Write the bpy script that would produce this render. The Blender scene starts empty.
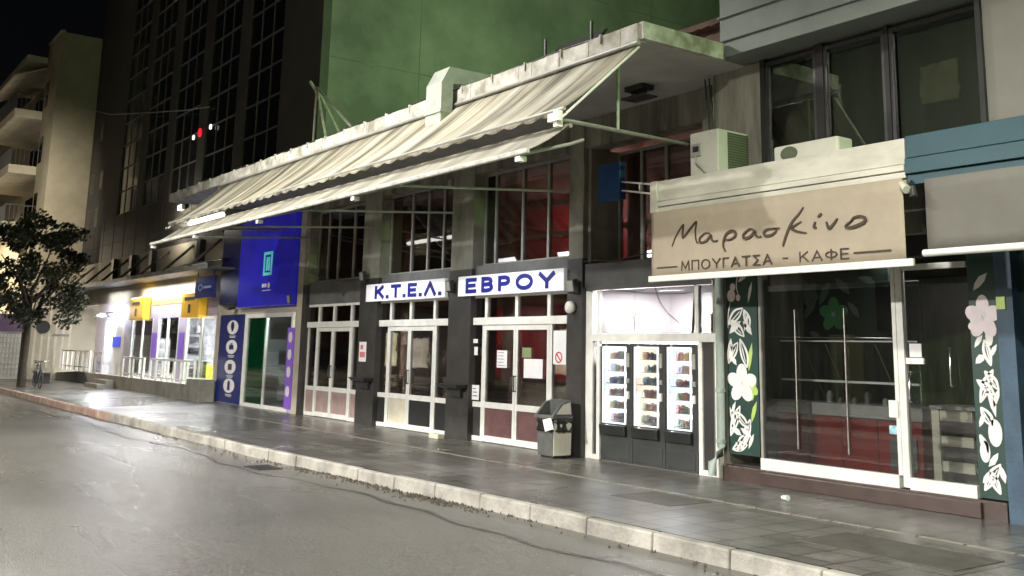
import bpy, bmesh, math, random
from mathutils import Vector, Matrix
random.seed(7)
S = bpy.context.scene
COL = S.collection
# ------------------------------------------------------------------ camera
D = 11.05                       # metres from the facade plane (y = 0) to the camera
yaw, pitch, roll, F, PY = .9506, .1797, .022, 1000., 170.
cy, sy = math.cos(yaw), math.sin(yaw)
fw = Vector((-sy * math.cos(pitch), cy * math.cos(pitch), math.sin(pitch)))
rt = Vector((cy, sy, 0)); up = rt.cross(fw)
c_, s_ = math.cos(roll), math.sin(roll)
rt, up = c_ * rt + s_ * up, -s_ * rt + c_ * up
cam = bpy.data.cameras.new('camera'); co = bpy.data.objects.new('camera', cam); COL.objects.link(co)
M4 = Matrix((rt, up, -fw)).transposed().to_4x4(); M4.translation = Vector((0, -D, 1.7)); co.matrix_world = M4
cam.sensor_width = 36; cam.lens = F / 1024 * 36; cam.shift_y = (PY - 288) / 1024
cam.clip_start = .1; cam.clip_end = 600
S.camera = co
# ------------------------------------------------------------------ world and exposure
w = bpy.data.worlds.new('World'); S.world = w; w.use_nodes = True
nt = w.node_tree; bg = nt.nodes['Background']
sk = nt.nodes.new('ShaderNodeTexSky'); sk.sky_type = 'NISHITA'; sk.sun_disc = False
sk.sun_elevation = math.radians(-4); sk.sun_rotation = math.radians(200)
nt.links.new(sk.outputs[0], bg.inputs[0]); bg.inputs[1].default_value = .05
S.view_settings.view_transform = 'Standard'; S.view_settings.look = 'None'
S.view_settings.exposure = .58; S.view_settings.gamma = 1
S.cycles.max_bounces = 6; S.cycles.transparent_max_bounces = 12; S.cycles.caustics_reflective = False

def lamp(kind, name, loc, target, energy, color, size=.5, spread=180, sizey=None):
    l = bpy.data.lights.new(name, kind); l.energy = energy; l.color = color
    if kind == 'AREA':
        l.size = size; l.spread = math.radians(spread)
        if sizey: l.shape = 'RECTANGLE'; l.size_y = sizey
        else: l.shape = 'DISK'
    else: l.shadow_soft_size = size
    o = bpy.data.objects.new(name, l); o.location = loc
    d = Vector(target) - Vector(loc); o.rotation_euler = d.to_track_quat('-Z', 'Y').to_euler()
    COL.objects.link(o); return o
WARM = (1., .88, .68); GREEN = (.62, 1., .38); COOL = (.85, .93, 1.)
def street(loc, energy, color=(1, .96, .87), ang=152, aim=(0, .12, -1), blend=.35):
    l = bpy.data.lights.new('street_light', 'SPOT'); l.energy = energy; l.color = color; l.spot_size = math.radians(ang); l.spot_blend = blend; l.shadow_soft_size = .22
    o = bpy.data.objects.new('street_light', l); o.location = loc; o.rotation_euler = Vector(aim).to_track_quat('-Z', 'Y').to_euler(); COL.objects.link(o)
# street lamps over the road, plus an added spot on the cream building; the luminaires cut off upwards, so the tower stays dark
street((-3, -9.0, 8.2), 2700)
street((-19.5, -9.5, 8.4), 3600, (1, .96, .88))
street((-13.2, -4.5, 8.5), 850, (1, .96, .9))
street((-15, -21, 7.6), 13000, (1, .97, .91), 160)
street((2, -21, 7.6), 4500, (1, .97, .9), 160)
street((-44.5, -5.5, 9), 2300, (1, .9, .74), 110, (-1, .22, -.35), 1.)  # added spot aimed sideways to light the cream building, not the tower
street((-64, -9, 9), 11000, (1, .84, .6), 165)
# green lamp on the station roof washing the tower's side wall, and one up the street to the right
lamp('AREA', 'green_light', (-12.8, 3.6, 7.0), (-24.6, 2.8, 8.2), 640, (.6, 1, .45), .5)
lamp('AREA', 'green_light', (10, -2.6, 7.5), (-14, -.5, 4), 750, GREEN, .4)

# ------------------------------------------------------------------ materials
def M(name, col, rough=.6, var=.12, scale=2., bump=.0, bscale=30., metal=0., spec=.5, stretch=(1, 1, 1), col2=None, emit=0., rvar=0.):
    m = bpy.data.materials.new(name); m.use_nodes = True; n = m.node_tree; b = n.nodes['Principled BSDF']
    L = n.links
    tc = n.nodes.new('ShaderNodeTexCoord'); mp = n.nodes.new('ShaderNodeMapping'); mp.inputs['Scale'].default_value = stretch
    L.new(tc.outputs['Object'], mp.inputs[0])
    no = n.nodes.new('ShaderNodeTexNoise'); no.inputs['Scale'].default_value = scale; no.inputs['Detail'].default_value = 7; no.inputs['Roughness'].default_value = .62
    L.new(mp.outputs[0], no.inputs['Vector'])
    rp = n.nodes.new('ShaderNodeValToRGB'); rp.color_ramp.elements[0].position = .34; rp.color_ramp.elements[1].position = .66
    a = [max(0, c * (1 - var)) for c in col]; z = [min(1, c * (1 + var)) for c in col] if col2 is None else list(col2)
    rp.color_ramp.elements[0].color = (*a, 1); rp.color_ramp.elements[1].color = (*z, 1)
    L.new(no.outputs['Fac'], rp.inputs[0]); L.new(rp.outputs[0], b.inputs['Base Color'])
    b.inputs['Roughness'].default_value = rough; b.inputs['Metallic'].default_value = metal; b.inputs['Specular IOR Level'].default_value = spec
    if rvar:
        mr = n.nodes.new('ShaderNodeMapRange'); mr.inputs[1].default_value = .35; mr.inputs[2].default_value = .65
        mr.inputs[3].default_value = rough - rvar; mr.inputs[4].default_value = rough + rvar
        n2 = n.nodes.new('ShaderNodeTexNoise'); n2.inputs['Scale'].default_value = scale * .5; n2.inputs['Detail'].default_value = 5
        L.new(mp.outputs[0], n2.inputs['Vector']); L.new(n2.outputs['Fac'], mr.inputs[0]); L.new(mr.outputs[0], b.inputs['Roughness'])
    if bump:
        nb = n.nodes.new('ShaderNodeTexNoise'); nb.inputs['Scale'].default_value = bscale; nb.inputs['Detail'].default_value = 4
        L.new(tc.outputs['Object'], nb.inputs['Vector'])
        bp = n.nodes.new('ShaderNodeBump'); bp.inputs['Strength'].default_value = bump; bp.inputs['Distance'].default_value = .02
        L.new(nb.outputs['Fac'], bp.inputs['Height']); L.new(bp.outputs[0], b.inputs['Normal'])
    if emit:
        L.new(rp.outputs[0], b.inputs['Emission Color']); b.inputs['Emission Strength'].default_value = emit
    return m

def glass(name, tint=(1, 1, 1), refl=.12, rough=.02):
    m = bpy.data.materials.new(name); m.use_nodes = True; n = m.node_tree; n.nodes.clear(); L = n.links
    out = n.nodes.new('ShaderNodeOutputMaterial'); mx = n.nodes.new('ShaderNodeMixShader')
    tr = n.nodes.new('ShaderNodeBsdfTransparent'); gl = n.nodes.new('ShaderNodeBsdfGlossy')
    lw = n.nodes.new('ShaderNodeLayerWeight'); lw.inputs[0].default_value = .35
    mr = n.nodes.new('ShaderNodeMapRange'); mr.inputs[3].default_value = refl; mr.inputs[4].default_value = .9
    tc = n.nodes.new('ShaderNodeTexCoord'); no = n.nodes.new('ShaderNodeTexNoise'); no.inputs['Scale'].default_value = 1.4; no.inputs['Detail'].default_value = 3
    bp = n.nodes.new('ShaderNodeBump'); bp.inputs['Strength'].default_value = .025; bp.inputs['Distance'].default_value = .05
    L.new(tc.outputs['Object'], no.inputs['Vector']); L.new(no.outputs['Fac'], bp.inputs['Height']); L.new(bp.outputs[0], gl.inputs['Normal'])
    tr.inputs[0].default_value = (*tint, 1); gl.inputs['Roughness'].default_value = rough
    L.new(lw.outputs['Fresnel'], mr.inputs[0]); L.new(mr.outputs[0], mx.inputs[0])
    L.new(tr.outputs[0], mx.inputs[1]); L.new(gl.outputs[0], mx.inputs[2]); L.new(mx.outputs[0], out.inputs[0])
    return m

def asphalt():
    m = M('asphalt', (.085, .082, .075), .3, .0, .22, .35, 70, col2=(.125, .12, .11))
    n = m.node_tree; L = n.links; b = n.nodes['Principled BSDF']
    tc = [x for x in n.nodes if x.type == 'TEX_COORD'][0]
    # polished wheel tracks along the street and damp blotches: gloss varies
    mp = n.nodes.new('ShaderNodeMapping'); mp.inputs['Scale'].default_value = (.10, .55, 1); L.new(tc.outputs['Object'], mp.inputs[0])
    a = n.nodes.new('ShaderNodeTexNoise'); a.inputs['Scale'].default_value = 1.1; a.inputs['Detail'].default_value = 4; a.inputs['Roughness'].default_value = .5
    L.new(mp.outputs[0], a.inputs['Vector'])
    mr = n.nodes.new('ShaderNodeMapRange'); mr.inputs[1].default_value = .36; mr.inputs[2].default_value = .66; mr.inputs[3].default_value = .17; mr.inputs[4].default_value = .4
    L.new(a.outputs['Fac'], mr.inputs[0]); L.new(mr.outputs[0], b.inputs['Roughness'])
    # fine aggregate speckle and cracks in the colour
    sp = n.nodes.new('ShaderNodeTexNoise'); sp.inputs['Scale'].default_value = 38; sp.inputs['Detail'].default_value = 3; L.new(tc.outputs['Object'], sp.inputs['Vector'])
    sr = n.nodes.new('ShaderNodeMapRange'); sr.inputs[1].default_value = .3; sr.inputs[2].default_value = .7; sr.inputs[3].default_value = .6; sr.inputs[4].default_value = 1.4; L.new(sp.outputs['Fac'], sr.inputs[0])
    ds = n.nodes.new('ShaderNodeTexNoise'); ds.inputs['Scale'].default_value = 1.1; ds.inputs['Detail'].default_value = 5; L.new(tc.outputs['Object'], ds.inputs['Vector'])
    va = n.nodes.new('ShaderNodeVectorMath'); va.operation = 'MULTIPLY_ADD'; va.inputs[1].default_value = (1.1, 1.1, 0); L.new(ds.outputs['Color'], va.inputs[0]); L.new(tc.outputs['Object'], va.inputs[2])
    vo = n.nodes.new('ShaderNodeTexVoronoi'); vo.feature = 'DISTANCE_TO_EDGE'; vo.inputs['Scale'].default_value = .3; L.new(va.outputs[0], vo.inputs['Vector'])
    cr = n.nodes.new('ShaderNodeMapRange'); cr.inputs[1].default_value = .0; cr.inputs[2].default_value = .006; cr.inputs[3].default_value = .94; cr.inputs[4].default_value = 1; L.new(vo.outputs['Distance'], cr.inputs[0])
    mu = n.nodes.new('ShaderNodeMath'); mu.operation = 'MULTIPLY'; L.new(sr.outputs[0], mu.inputs[0]); L.new(cr.outputs[0], mu.inputs[1])
    rp = [x for x in n.nodes if x.type == 'VALTORGB'][0]
    vm = n.nodes.new('ShaderNodeVectorMath'); vm.operation = 'SCALE'; L.new(rp.outputs[0], vm.inputs[0]); L.new(mu.outputs[0], vm.inputs['Scale'])
    L.new(vm.outputs[0], b.inputs['Base Color'])
    return m

def tiles(name, c1, c2, mortar, sx, rough, off=.0, row=None, msize=.012, var=.5):
    m = M(name, c1, rough, .25, .5, .15, 60, rvar=.1)
    n = m.node_tree; L = n.links; b = n.nodes['Principled BSDF']
    tc = [x for x in n.nodes if x.type == 'TEX_COORD'][0]
    br = n.nodes.new('ShaderNodeTexBrick'); br.offset = off; br.inputs['Scale'].default_value = 1
    br.inputs['Brick Width'].default_value = sx; br.inputs['Row Height'].default_value = row or sx
    br.inputs['Mortar Size'].default_value = msize; br.inputs['Mortar Smooth'].default_value = .4
    br.inputs['Color1'].default_value = (*c1, 1); br.inputs['Color2'].default_value = (*c2, 1); br.inputs['Mortar'].default_value = (*mortar, 1)
    L.new(tc.outputs['Object'], br.inputs['Vector'])
    no = n.nodes.new('ShaderNodeTexNoise'); no.inputs['Scale'].default_value = .9; no.inputs['Detail'].default_value = 8; no.inputs['Roughness'].default_value = .7; L.new(tc.outputs['Object'], no.inputs['Vector'])
    mr = n.nodes.new('ShaderNodeMapRange'); mr.inputs[1].default_value = .3; mr.inputs[2].default_value = .7; mr.inputs[3].default_value = 1 - var; mr.inputs[4].default_value = 1 + var; L.new(no.outputs['Fac'], mr.inputs[0])
    vm = n.nodes.new('ShaderNodeVectorMath'); vm.operation = 'SCALE'; L.new(br.outputs['Color'], vm.inputs[0]); L.new(mr.outputs[0], vm.inputs['Scale'])
    L.new(vm.outputs[0], b.inputs['Base Color'])
    return m

def stripes(name):
    m = M(name, (.5, .5, .5), .8, 0, 1, .15, 25)
    n = m.node_tree; L = n.links; b = n.nodes['Principled BSDF']
    tc = [x for x in n.nodes if x.type == 'TEX_COORD'][0]
    mp = n.nodes.new('ShaderNodeMapping'); mp.inputs['Scale'].default_value = (1, .06, .06); L.new(tc.outputs['Object'], mp.inputs[0])
    no = n.nodes.new('ShaderNodeTexNoise'); no.inputs['Scale'].default_value = 1.7; no.inputs['Detail'].default_value = 7; no.inputs['Roughness'].default_value = .68; L.new(mp.outputs[0], no.inputs['Vector'])
    rp = n.nodes.new('ShaderNodeValToRGB'); e = rp.color_ramp.elements
    e[0].position = .42; e[0].color = (.07, .065, .045, 1); e[1].position = .6; e[1].color = (.4, .39, .33, 1)
    k = e.new(.5); k.color = (.27, .25, .18, 1)
    L.new(no.outputs['Fac'], rp.inputs[0])
    n2 = n.nodes.new('ShaderNodeTexNoise'); n2.inputs['Scale'].default_value = 1.5; n2.inputs['Detail'].default_value = 6; L.new(tc.outputs['Object'], n2.inputs['Vector'])
    mr = n.nodes.new('ShaderNodeMapRange'); mr.inputs[1].default_value = .3; mr.inputs[2].default_value = .7; mr.inputs[3].default_value = .75; mr.inputs[4].default_value = 1.15; L.new(n2.outputs['Fac'], mr.inputs[0])
    vm = n.nodes.new('ShaderNodeVectorMath'); vm.operation = 'SCALE'; L.new(rp.outputs[0], vm.inputs[0]); L.new(mr.outputs[0], vm.inputs['Scale'])
    L.new(vm.outputs[0], b.inputs['Base Color'])
    return m

asph = asphalt()
pave = tiles('paving', (.085, .081, .074), (.12, .114, .104), (.02, .019, .017), .4, .3, msize=.016)
ground_m = M('ground', (.06, .058, .05), .9)
kerb_m = M('kerb_stone', (.19, .18, .16), .7, .0, 2.2, .5, 25, col2=(.4, .38, .34))
red_kerb = M('worn_red_kerb', (.28, .14, .11), .7, 0, 2.5, .4, 25, col2=(.45, .37, .31))
conc = M('grimy_concrete', (.3, .3, .26), .85, 0, 1.6, .3, 30, col2=(.5, .49, .43))
conc_drip = M('streaked_concrete', (.09, .09, .07), .85, 0, 1.4, .2, 30, col2=(.32, .31, .25), stretch=(2.2, 2.2, .35))
fascia_m = M('peeling_white_edge', (.25, .24, .19), .75, 0, 3, .4, 25, col2=(.66, .65, .6))
soffit_m = M('soffit_plaster', (.48, .48, .45), .8, .2, .8, .1, 20)
pil_dark = M('dark_painted_pillar', (.035, .033, .031), .55, .3, 3, .2, 30)
pil_up = M('pale_pillar_stone', (.15, .15, .12), .7, .0, 2, .2, 25, col2=(.32, .31, .25), stretch=(1, 1, .5))
band_m = M('grey_band', (.12, .12, .115), .6, .25, 2)
shut_m = M('dark_shutter_box', (.05, .05, .048), .5, .3, 2)
alu = M('white_aluminium', (.7, .7, .66), .42, .1, 4)
alu_g2 = M('dull_white_bar', (.42, .42, .38), .5, .3, 6)
alu_g = M('dull_aluminium', (.3, .3, .27), .45, .15, 4)
dkm = M('dark_metal', (.03, .03, .03), .45, .3, 6)
chrome = M('chrome', (.75, .75, .75), .18, .03, 3, metal=1)
glassm = glass('window_glass'); glass_dk = glass('dim_glass', (.8, .78, .76), .07); glass_sh = glass('shop_glass', (.85, .87, .86), .05)
red_m = M('red_wall', (.25, .012, .02), .5, .25, .8)
black_m = M('black_matt', (.012, .012, .012), .7, .3, 2)
dark_in = M('dark_interior', (.03, .026, .024), .7, .4, 1)
mauve = M('mauve_panel', (.33, .24, .23), .5, .2, 2.5)
maroon = M('maroon_panel', (.13, .065, .065), .5, .3, 2.5)
cream_p = M('cream_panel', (.58, .54, .43), .5, .15, 2)
green_wall = M('tower_render', (.12, .125, .11), .85, .0, .35, .25, 5, col2=(.26, .26, .235))
tower_m = M('tower_cladding', (.05, .046, .042), .7, .25, .6, .1, 10)
win_blk = M('black_window', (.006, .006, .007), .12, .3, 1)
mull = M('window_mullion', (.10, .095, .09), .5, .15, 2)
beige_b = M('beige_render', (.3, .27, .2), .85, .15, .7, .15, 12)
beige_l = M('pale_render', (.42, .38, .3), .85, .15, 1.2, .15, 12)
canvas_str = stripes('striped_canvas')
canvas_low = M('faded_canvas', (.1, .095, .075), .8, 0, 1.8, .15, 25, col2=(.38, .36, .29), stretch=(1, .2, .2))
bar_white = M('white_bar', (.78, .78, .72), .4, .08, 4)
banner_m = M('beige_banner_cloth', (.37, .315, .24), .8, .07, 2.5, .1, 60)
banner_g = M('grey_awning_cloth', (.145, .14, .122), .85, .1, 1.5, .1, 60)
brown_ink = M('brown_lettering', (.055, .038, .025), .7, .1, 4)
cream_metal = M('cream_fascia_metal', (.44, .43, .36), .5, 0, 1.5, stretch=(1, 1, 2.5), col2=(.62, .61, .52))
blue_fascia = M('petrol_blue_metal', (.005, .05, .068), .45, .12, 1.5)
blue_wall = M('blue_painted_wall', (.045, .085, .13), .6, .25, 2.5, .2, 30)
plast_g = M('upper_floor_render', (.19, .215, .2), .8, .15, .9, .15, 15)
blind_m = M('drawn_curtain', (.045, .05, .033), .8, .25, 1.2, stretch=(3, 3, .4))
beige_col = M('beige_column', (.17, .165, .145), .8, .1, 1.2, .15, 15)
step_m = M('brown_plinth_tile', (.055, .035, .03), .4, .25, 4)
pipe_m = M('green_grey_pipe', (.3, .36, .32), .5, .15, 3)
deepgreen = M('deep_green_print', (.008, .04, .03), .5, .3, 2)
white_p = M('white_print', (.75, .74, .72), .5, .06, 6)
pink_p = M('pink_print', (.75, .66, .69), .5, .1, 6)
lime_p = M('lime_print', (.42, .55, .14), .5, .1, 6)
sign_white = M('sign_white', (.82, .82, .84), .4, .04, 2, emit=.12)  # faint glow in the white adds to the light on the boards
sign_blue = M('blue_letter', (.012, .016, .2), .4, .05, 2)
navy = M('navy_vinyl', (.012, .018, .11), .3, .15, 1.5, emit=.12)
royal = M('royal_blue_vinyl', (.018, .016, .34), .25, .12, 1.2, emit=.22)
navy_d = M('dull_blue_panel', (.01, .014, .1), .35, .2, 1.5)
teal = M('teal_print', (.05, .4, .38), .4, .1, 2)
green_v = M('green_vinyl', (.015, .26, .1), .35, .15, 2, emit=.3)  # glow put into the vinyl so the panel reads brighter
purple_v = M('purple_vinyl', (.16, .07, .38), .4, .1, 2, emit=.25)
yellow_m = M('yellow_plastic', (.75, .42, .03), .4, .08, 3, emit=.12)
yellow_l = M('lemon_box', (.85, .82, .05), .5, .08, 3)
shopwall = M('shop_white_wall', (.8, .8, .82), .6, .04, 1)
lilac = M('lilac_wall', (.42, .38, .47), .6, .15, 1.5)
tube_m = M('lit_tube', (1, 1, .93), .4, .0, 1, emit=2.5)
led_m = M('lit_led_panel', (.8, .9, 1.), .4, .03, 2, emit=3.2)
led_w = M('lit_warm_panel', (1., .86, .74), .4, .03, 2, emit=2.8)
bag_m = M('black_bin_bag', (.015, .015, .015), .25, .2, 5, .8, 20)
bin_m = M('grey_bin_metal', (.09, .093, .09), .4, .2, 5)
bin_lit = M('lit_bin_side', (.55, .52, .44), .5, .1, 5)  # pale tone paints the light falling on the bin's right side
paper = M('paper', (.75, .75, .76), .7, .03, 4)
duct_m = M('galvanised_duct', (.33, .36, .31), .45, .2, 3, metal=.25)
leaf_m = M('tree_leaf', (.035, .042, .02), .5, .3, 3)
bark = M('bark', (.07, .055, .04), .9, .3, 6, .6, 20)
wood_b = M('brown_metal_roof', (.11, .06, .04), .7, .3, 4)
ac_w = M('ac_casing', (.5, .5, .43), .5, .06, 3)
ac_g = M('ac_grille', (.07, .085, .05), .6, .2, 5)
counter_r = M('red_counter_front', (.22, .01, .01), .3, .2, 1.2)
steel_m = M('brushed_counter', (.3, .29, .28), .35, .15, 4)
leafgreen = M('green_mural_flower', (.1, .35, .14), .5, .1, 3)
ramp_m = M('ramp_concrete', (.2, .19, .165), .8, .25, 2.5, .3, 20)
terr = M('terrace_tile', (.5, .48, .45), .4, .15, 1.5)
vend_m = M('vending_cabinet', (.035, .037, .037), .4, .2, 3)
vend_f = M('vending_flap', (.02, .021, .021), .3, .2, 3)

# ------------------------------------------------------------------ mesh builder
class MB:
    def __init__(s): s.v = []; s.f = []; s.m = []; s.sm = []
    def add(s, vs, fs, m=0, smooth=False):
        k = len(s.v); s.v += [tuple(v) for v in vs]; s.f += [tuple(i + k for i in f) for f in fs]; s.m += [m] * len(fs); s.sm += [smooth] * len(fs); return s
    def box(s, x0, x1, y0, y1, z0, z1, m=0):
        if x0 > x1: x0, x1 = x1, x0
        if y0 > y1: y0, y1 = y1, y0
        if z0 > z1: z0, z1 = z1, z0
        v = [(x, y, z) for z in (z0, z1) for y in (y0, y1) for x in (x0, x1)]
        return s.add(v, [(0, 2, 3, 1), (4, 5, 7, 6), (0, 1, 5, 4), (2, 6, 7, 3), (0, 4, 6, 2), (1, 3, 7, 5)], m)
    def hexa(s, lo, hi, m=0):   # lo, hi: 4 points each, anticlockwise seen from above
        return s.add(list(lo) + list(hi), [(3, 2, 1, 0), (4, 5, 6, 7), (0, 1, 5, 4), (1, 2, 6, 5), (2, 3, 7, 6), (3, 0, 4, 7)], m)
    def tube(s, pts, r, seg=8, m=0, smooth=True):
        pts = [Vector(p) for p in pts]; rs = r if isinstance(r, (list, tuple)) else [r] * len(pts)
        vs = []
        for i, p in enumerate(pts):
            d = (pts[min(i + 1, len(pts) - 1)] - pts[max(i - 1, 0)]).normalized()
            a = Vector((0, 0, 1)) if abs(d.z) < .9 else Vector((1, 0, 0))
            u = d.cross(a).normalized(); v = d.cross(u)
            for k in range(seg):
                t = 2 * math.pi * k / seg; vs.append(p + (u * math.cos(t) + v * math.sin(t)) * rs[i])
        fs = [(i * seg + k, i * seg + (k + 1) % seg, (i + 1) * seg + (k + 1) % seg, (i + 1) * seg + k) for i in range(len(pts) - 1) for k in range(seg)]
        s.add(vs, fs, m, smooth)
        n = len(pts); s.add([vs[k] for k in range(seg)], [tuple(range(seg))], m); s.add([vs[(n - 1) * seg + k] for k in range(seg)], [tuple(reversed(range(seg)))], m)
        return s
    def poly(s, pts, y0, y1, m=0):      # outline in the xz plane, given thickness in y
        n = len(pts); vs = [(x, y0, z) for x, z in pts] + [(x, y1, z) for x, z in pts]
        fs = [tuple(range(n)), tuple(reversed(range(n, 2 * n)))] + [(i, i + n, (i + 1) % n + n, (i + 1) % n) for i in range(n)]
        return s.add(vs, fs, m)
    def disc(s, x, z, r, y0, y1, m=0, seg=20, rz=None):
        rz = rz or r
        return s.poly([(x + r * math.cos(2 * math.pi * k / seg), z + rz * math.sin(2 * math.pi * k / seg)) for k in range(seg)], y0, y1, m)
    def stroke(s, pts, w, y0, y1, m=0, taper=True):
        P = [Vector(p) for p in pts]; Q = []
        for i in range(len(P) - 1):     # catmull-rom smoothing
            a, b, c, d = P[max(i - 1, 0)], P[i], P[i + 1], P[min(i + 2, len(P) - 1)]
            for k in range(4):
                t = k / 4; Q.append(.5 * ((2 * b) + (c - a) * t + (2 * a - 5 * b + 4 * c - d) * t * t + (3 * b - a - 3 * c + d) * t ** 3))
        Q.append(P[-1]); n = len(Q); L = []; R = []
        for i, p in enumerate(Q):
            d = (Q[min(i + 1, n - 1)] - Q[max(i - 1, 0)]);
            if d.length < 1e-6: d = Vector((1, 0))
            d.normalize(); nn = Vector((-d.y, d.x)); ww = w / 2 * ((.45 + .55 * math.sin(math.pi * (i + .5) / n)) if taper else 1)
            L.append(p + nn * ww); R.append(p - nn * ww)
        vs = []
        for a, b in zip(L, R): vs += [(a.x, y0, a.y), (b.x, y0, b.y), (b.x, y1, b.y), (a.x, y1, a.y)]
        fs = []
        for i in range(n - 1):
            for k in range(4): fs.append((i * 4 + k, i * 4 + (k + 1) % 4, i * 4 + 4 + (k + 1) % 4, i * 4 + 4 + k))
        fs += [(3, 2, 1, 0), (n * 4 - 4, n * 4 - 3, n * 4 - 2, n * 4 - 1)]
        return s.add(vs, fs, m)
    def build(s, name, mats, parent=None, loc=None, bevel=0):
        off = Vector(parent['_o']) if parent is not None else Vector(loc or (0, 0, 0))
        me = bpy.data.meshes.new(name); me.from_pydata([tuple(Vector(v) - off) for v in s.v], [], s.f)
        for mm in (mats if isinstance(mats, (list, tuple)) else [mats]): me.materials.append(mm)
        me.polygons.foreach_set('material_index', s.m); me.polygons.foreach_set('use_smooth', s.sm)
        bm = bmesh.new(); bm.from_mesh(me); bmesh.ops.recalc_face_normals(bm, faces=bm.faces); bm.to_mesh(me); bm.free()
        o = bpy.data.objects.new(name, me); COL.objects.link(o)
        if parent is not None: o.parent = parent
        else: o.location = off
        o['_o'] = tuple(off)
        if bevel:
            b = o.modifiers.new('bevel', 'BEVEL'); b.width = bevel; b.segments = 2; b.limit_method = 'ANGLE'
        return o

def thing(name, label, cat, loc, group=None):
    o = bpy.data.objects.new(name, None); o.location = loc; o.empty_display_size = .2; COL.objects.link(o)
    o['_o'] = tuple(loc); return tag(o, label, cat, group)
def tag(o, label, cat, group=None):
    o['label'] = label; o['category'] = cat
    if group: o['group'] = group
    return o
def struct(name, mb, m):
    o = mb.build(name, m); o['kind'] = 'structure'; return o
def copy_tree(o, delta, parent=None):
    c = o.copy(); COL.objects.link(c)
    if parent is None: c.location = o.location + Vector(delta)
    else: c.parent = parent
    c['_o'] = tuple(Vector(o['_o']) + Vector(delta))
    for ch in list(o.children): copy_tree(ch, delta, c)
    return c
def circ(x, z, rx, rz, a0, a1, n=14): return [(x + rx * math.cos(math.radians(a0 + (a1 - a0) * k / n)), z + rz * math.sin(math.radians(a0 + (a1 - a0) * k / n))) for k in range(n + 1)]
GL = {   # capital letters as pen strokes in a box one unit high: (width, strokes)
 'Κ': (.68, [[(0, 0), (0, 1)], [(.62, 1), (.04, .42)], [(.22, .6), (.66, 0)]]), 'Τ': (.7, [[(0, 1), (.7, 1)], [(.35, 1), (.35, 0)]]),
 'Ε': (.56, [[(0, 0), (0, 1)], [(0, 1), (.56, 1)], [(0, .5), (.5, .5)], [(0, 0), (.56, 0)]]), 'Λ': (.76, [[(0, 0), (.38, 1)], [(.38, 1), (.76, 0)]]),
 '.': (.06, [[(0, 0), (.06, 0)]]), 'Β': (.58, [[(0, 0), (0, 1)], [(0, 1), (.3, 1)] + circ(.3, .76, .24, .24, 90, -90) + [(0, .52)], [(.3, .52)] + circ(.3, .26, .28, .26, 90, -90) + [(0, 0)]]),
 'Ρ': (.56, [[(0, 0), (0, 1)], [(0, 1), (.28, 1)] + circ(.28, .73, .28, .27, 90, -90) + [(0, .46)]]), 'Ο': (.84, [circ(.42, .5, .42, .5, 90, 450, 26)]),
 'Υ': (.72, [[(0, 1), (.36, .45)], [(.72, 1), (.36, .45)], [(.36, .47), (.36, 0)]]), 'Μ': (.82, [[(0, 0), (.06, 1)], [(.06, 1), (.41, .2)], [(.41, .2), (.76, 1)], [(.76, 1), (.82, 0)]]),
 'Π': (.7, [[(0, 0), (0, 1)], [(0, 1), (.7, 1)], [(.7, 1), (.7, 0)]]), 'Γ': (.5, [[(0, 0), (0, 1)], [(0, 1), (.5, 1)]]),
 'Α': (.76, [[(0, 0), (.38, 1)], [(.38, 1), (.76, 0)], [(.15, .33), (.61, .33)]]), 'Σ': (.62, [[(.6, 1), (0, 1)], [(.02, 1), (.42, .52)], [(.42, .52), (.02, 0)], [(0, 0), (.62, 0)]]),
 'Φ': (.84, [circ(.42, .52, .42, .3, 90, 450, 26), [(.42, 0), (.42, 1.04)]])}
def text(name, s, x0, x1, z0, z1, y, mat, parent, depth=.006, wt=.13, gap=.26):
    wid = sum(GL[c][0] for c in s) + gap * (len(s) - 1); sc = (x1 - x0) / wid; h = z1 - z0; q = MB(); x = x0; n = 0; W = wt * h
    for c in s:
        for st in GL[c][1]:
            P = [Vector((x + px_ * sc, z0 + W / 2 + pz_ * (h - W))) for px_, pz_ in st]
            closed = (P[0] - P[-1]).length < 1e-4; L = []; Rr = []
            for i, p in enumerate(P):
                d = (P[min(i + 1, len(P) - 1)] - P[max(i - 1, 0)]) if not (closed and i in (0, len(P) - 1)) else P[1] - P[-2]
                if d.length < 1e-6: d = Vector((1, 0))
                d.normalize(); nn = Vector((-d.y, d.x)) * W / 2; e = Vector((0, 0))
                if not closed and i == 0: e = -d * W * .45
                if not closed and i == len(P) - 1: e = d * W * .45
                L.append(p + nn + e); Rr.append(p - nn + e)
            yy = y - depth - .0005 * (n % 9); n += 1; vs = []
            for a, b_ in zip(L, Rr): vs += [(a.x, yy, a.y), (b_.x, yy, b_.y), (b_.x, y, b_.y), (a.x, y, a.y)]
            fs = [(i * 4 + k, i * 4 + (k + 1) % 4, i * 4 + 4 + (k + 1) % 4, i * 4 + 4 + k) for i in range(len(P) - 1) for k in range(4)] + [(3, 2, 1, 0), tuple(len(vs) - 4 + k for k in range(4))]
            q.add(vs, fs)
        x += (GL[c][0] + gap) * sc
    return q.build(name, mat, parent)

# ------------------------------------------------------------------ the setting
struct('ground', MB().add([(-400, -200, -.25), (200, -200, -.25), (200, 300, -.25), (-400, 300, -.25)], [(0, 1, 2, 3)]), ground_m)
kx = [(-130, -4.45), (-60, -4.42), (-30, -4.38), (-17, -4.3), (-13, -4.12), (-9.8, -3.98), (-5, -3.93), (12, -3.9)]
def ky(x):
    for (a, b), (c, d) in zip(kx, kx[1:]):
        if a <= x <= c: return b + (d - b) * (x - a) / (c - a)
    return kx[-1][1]
xs = [-130 + i * 1.0 for i in range(143)]
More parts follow.
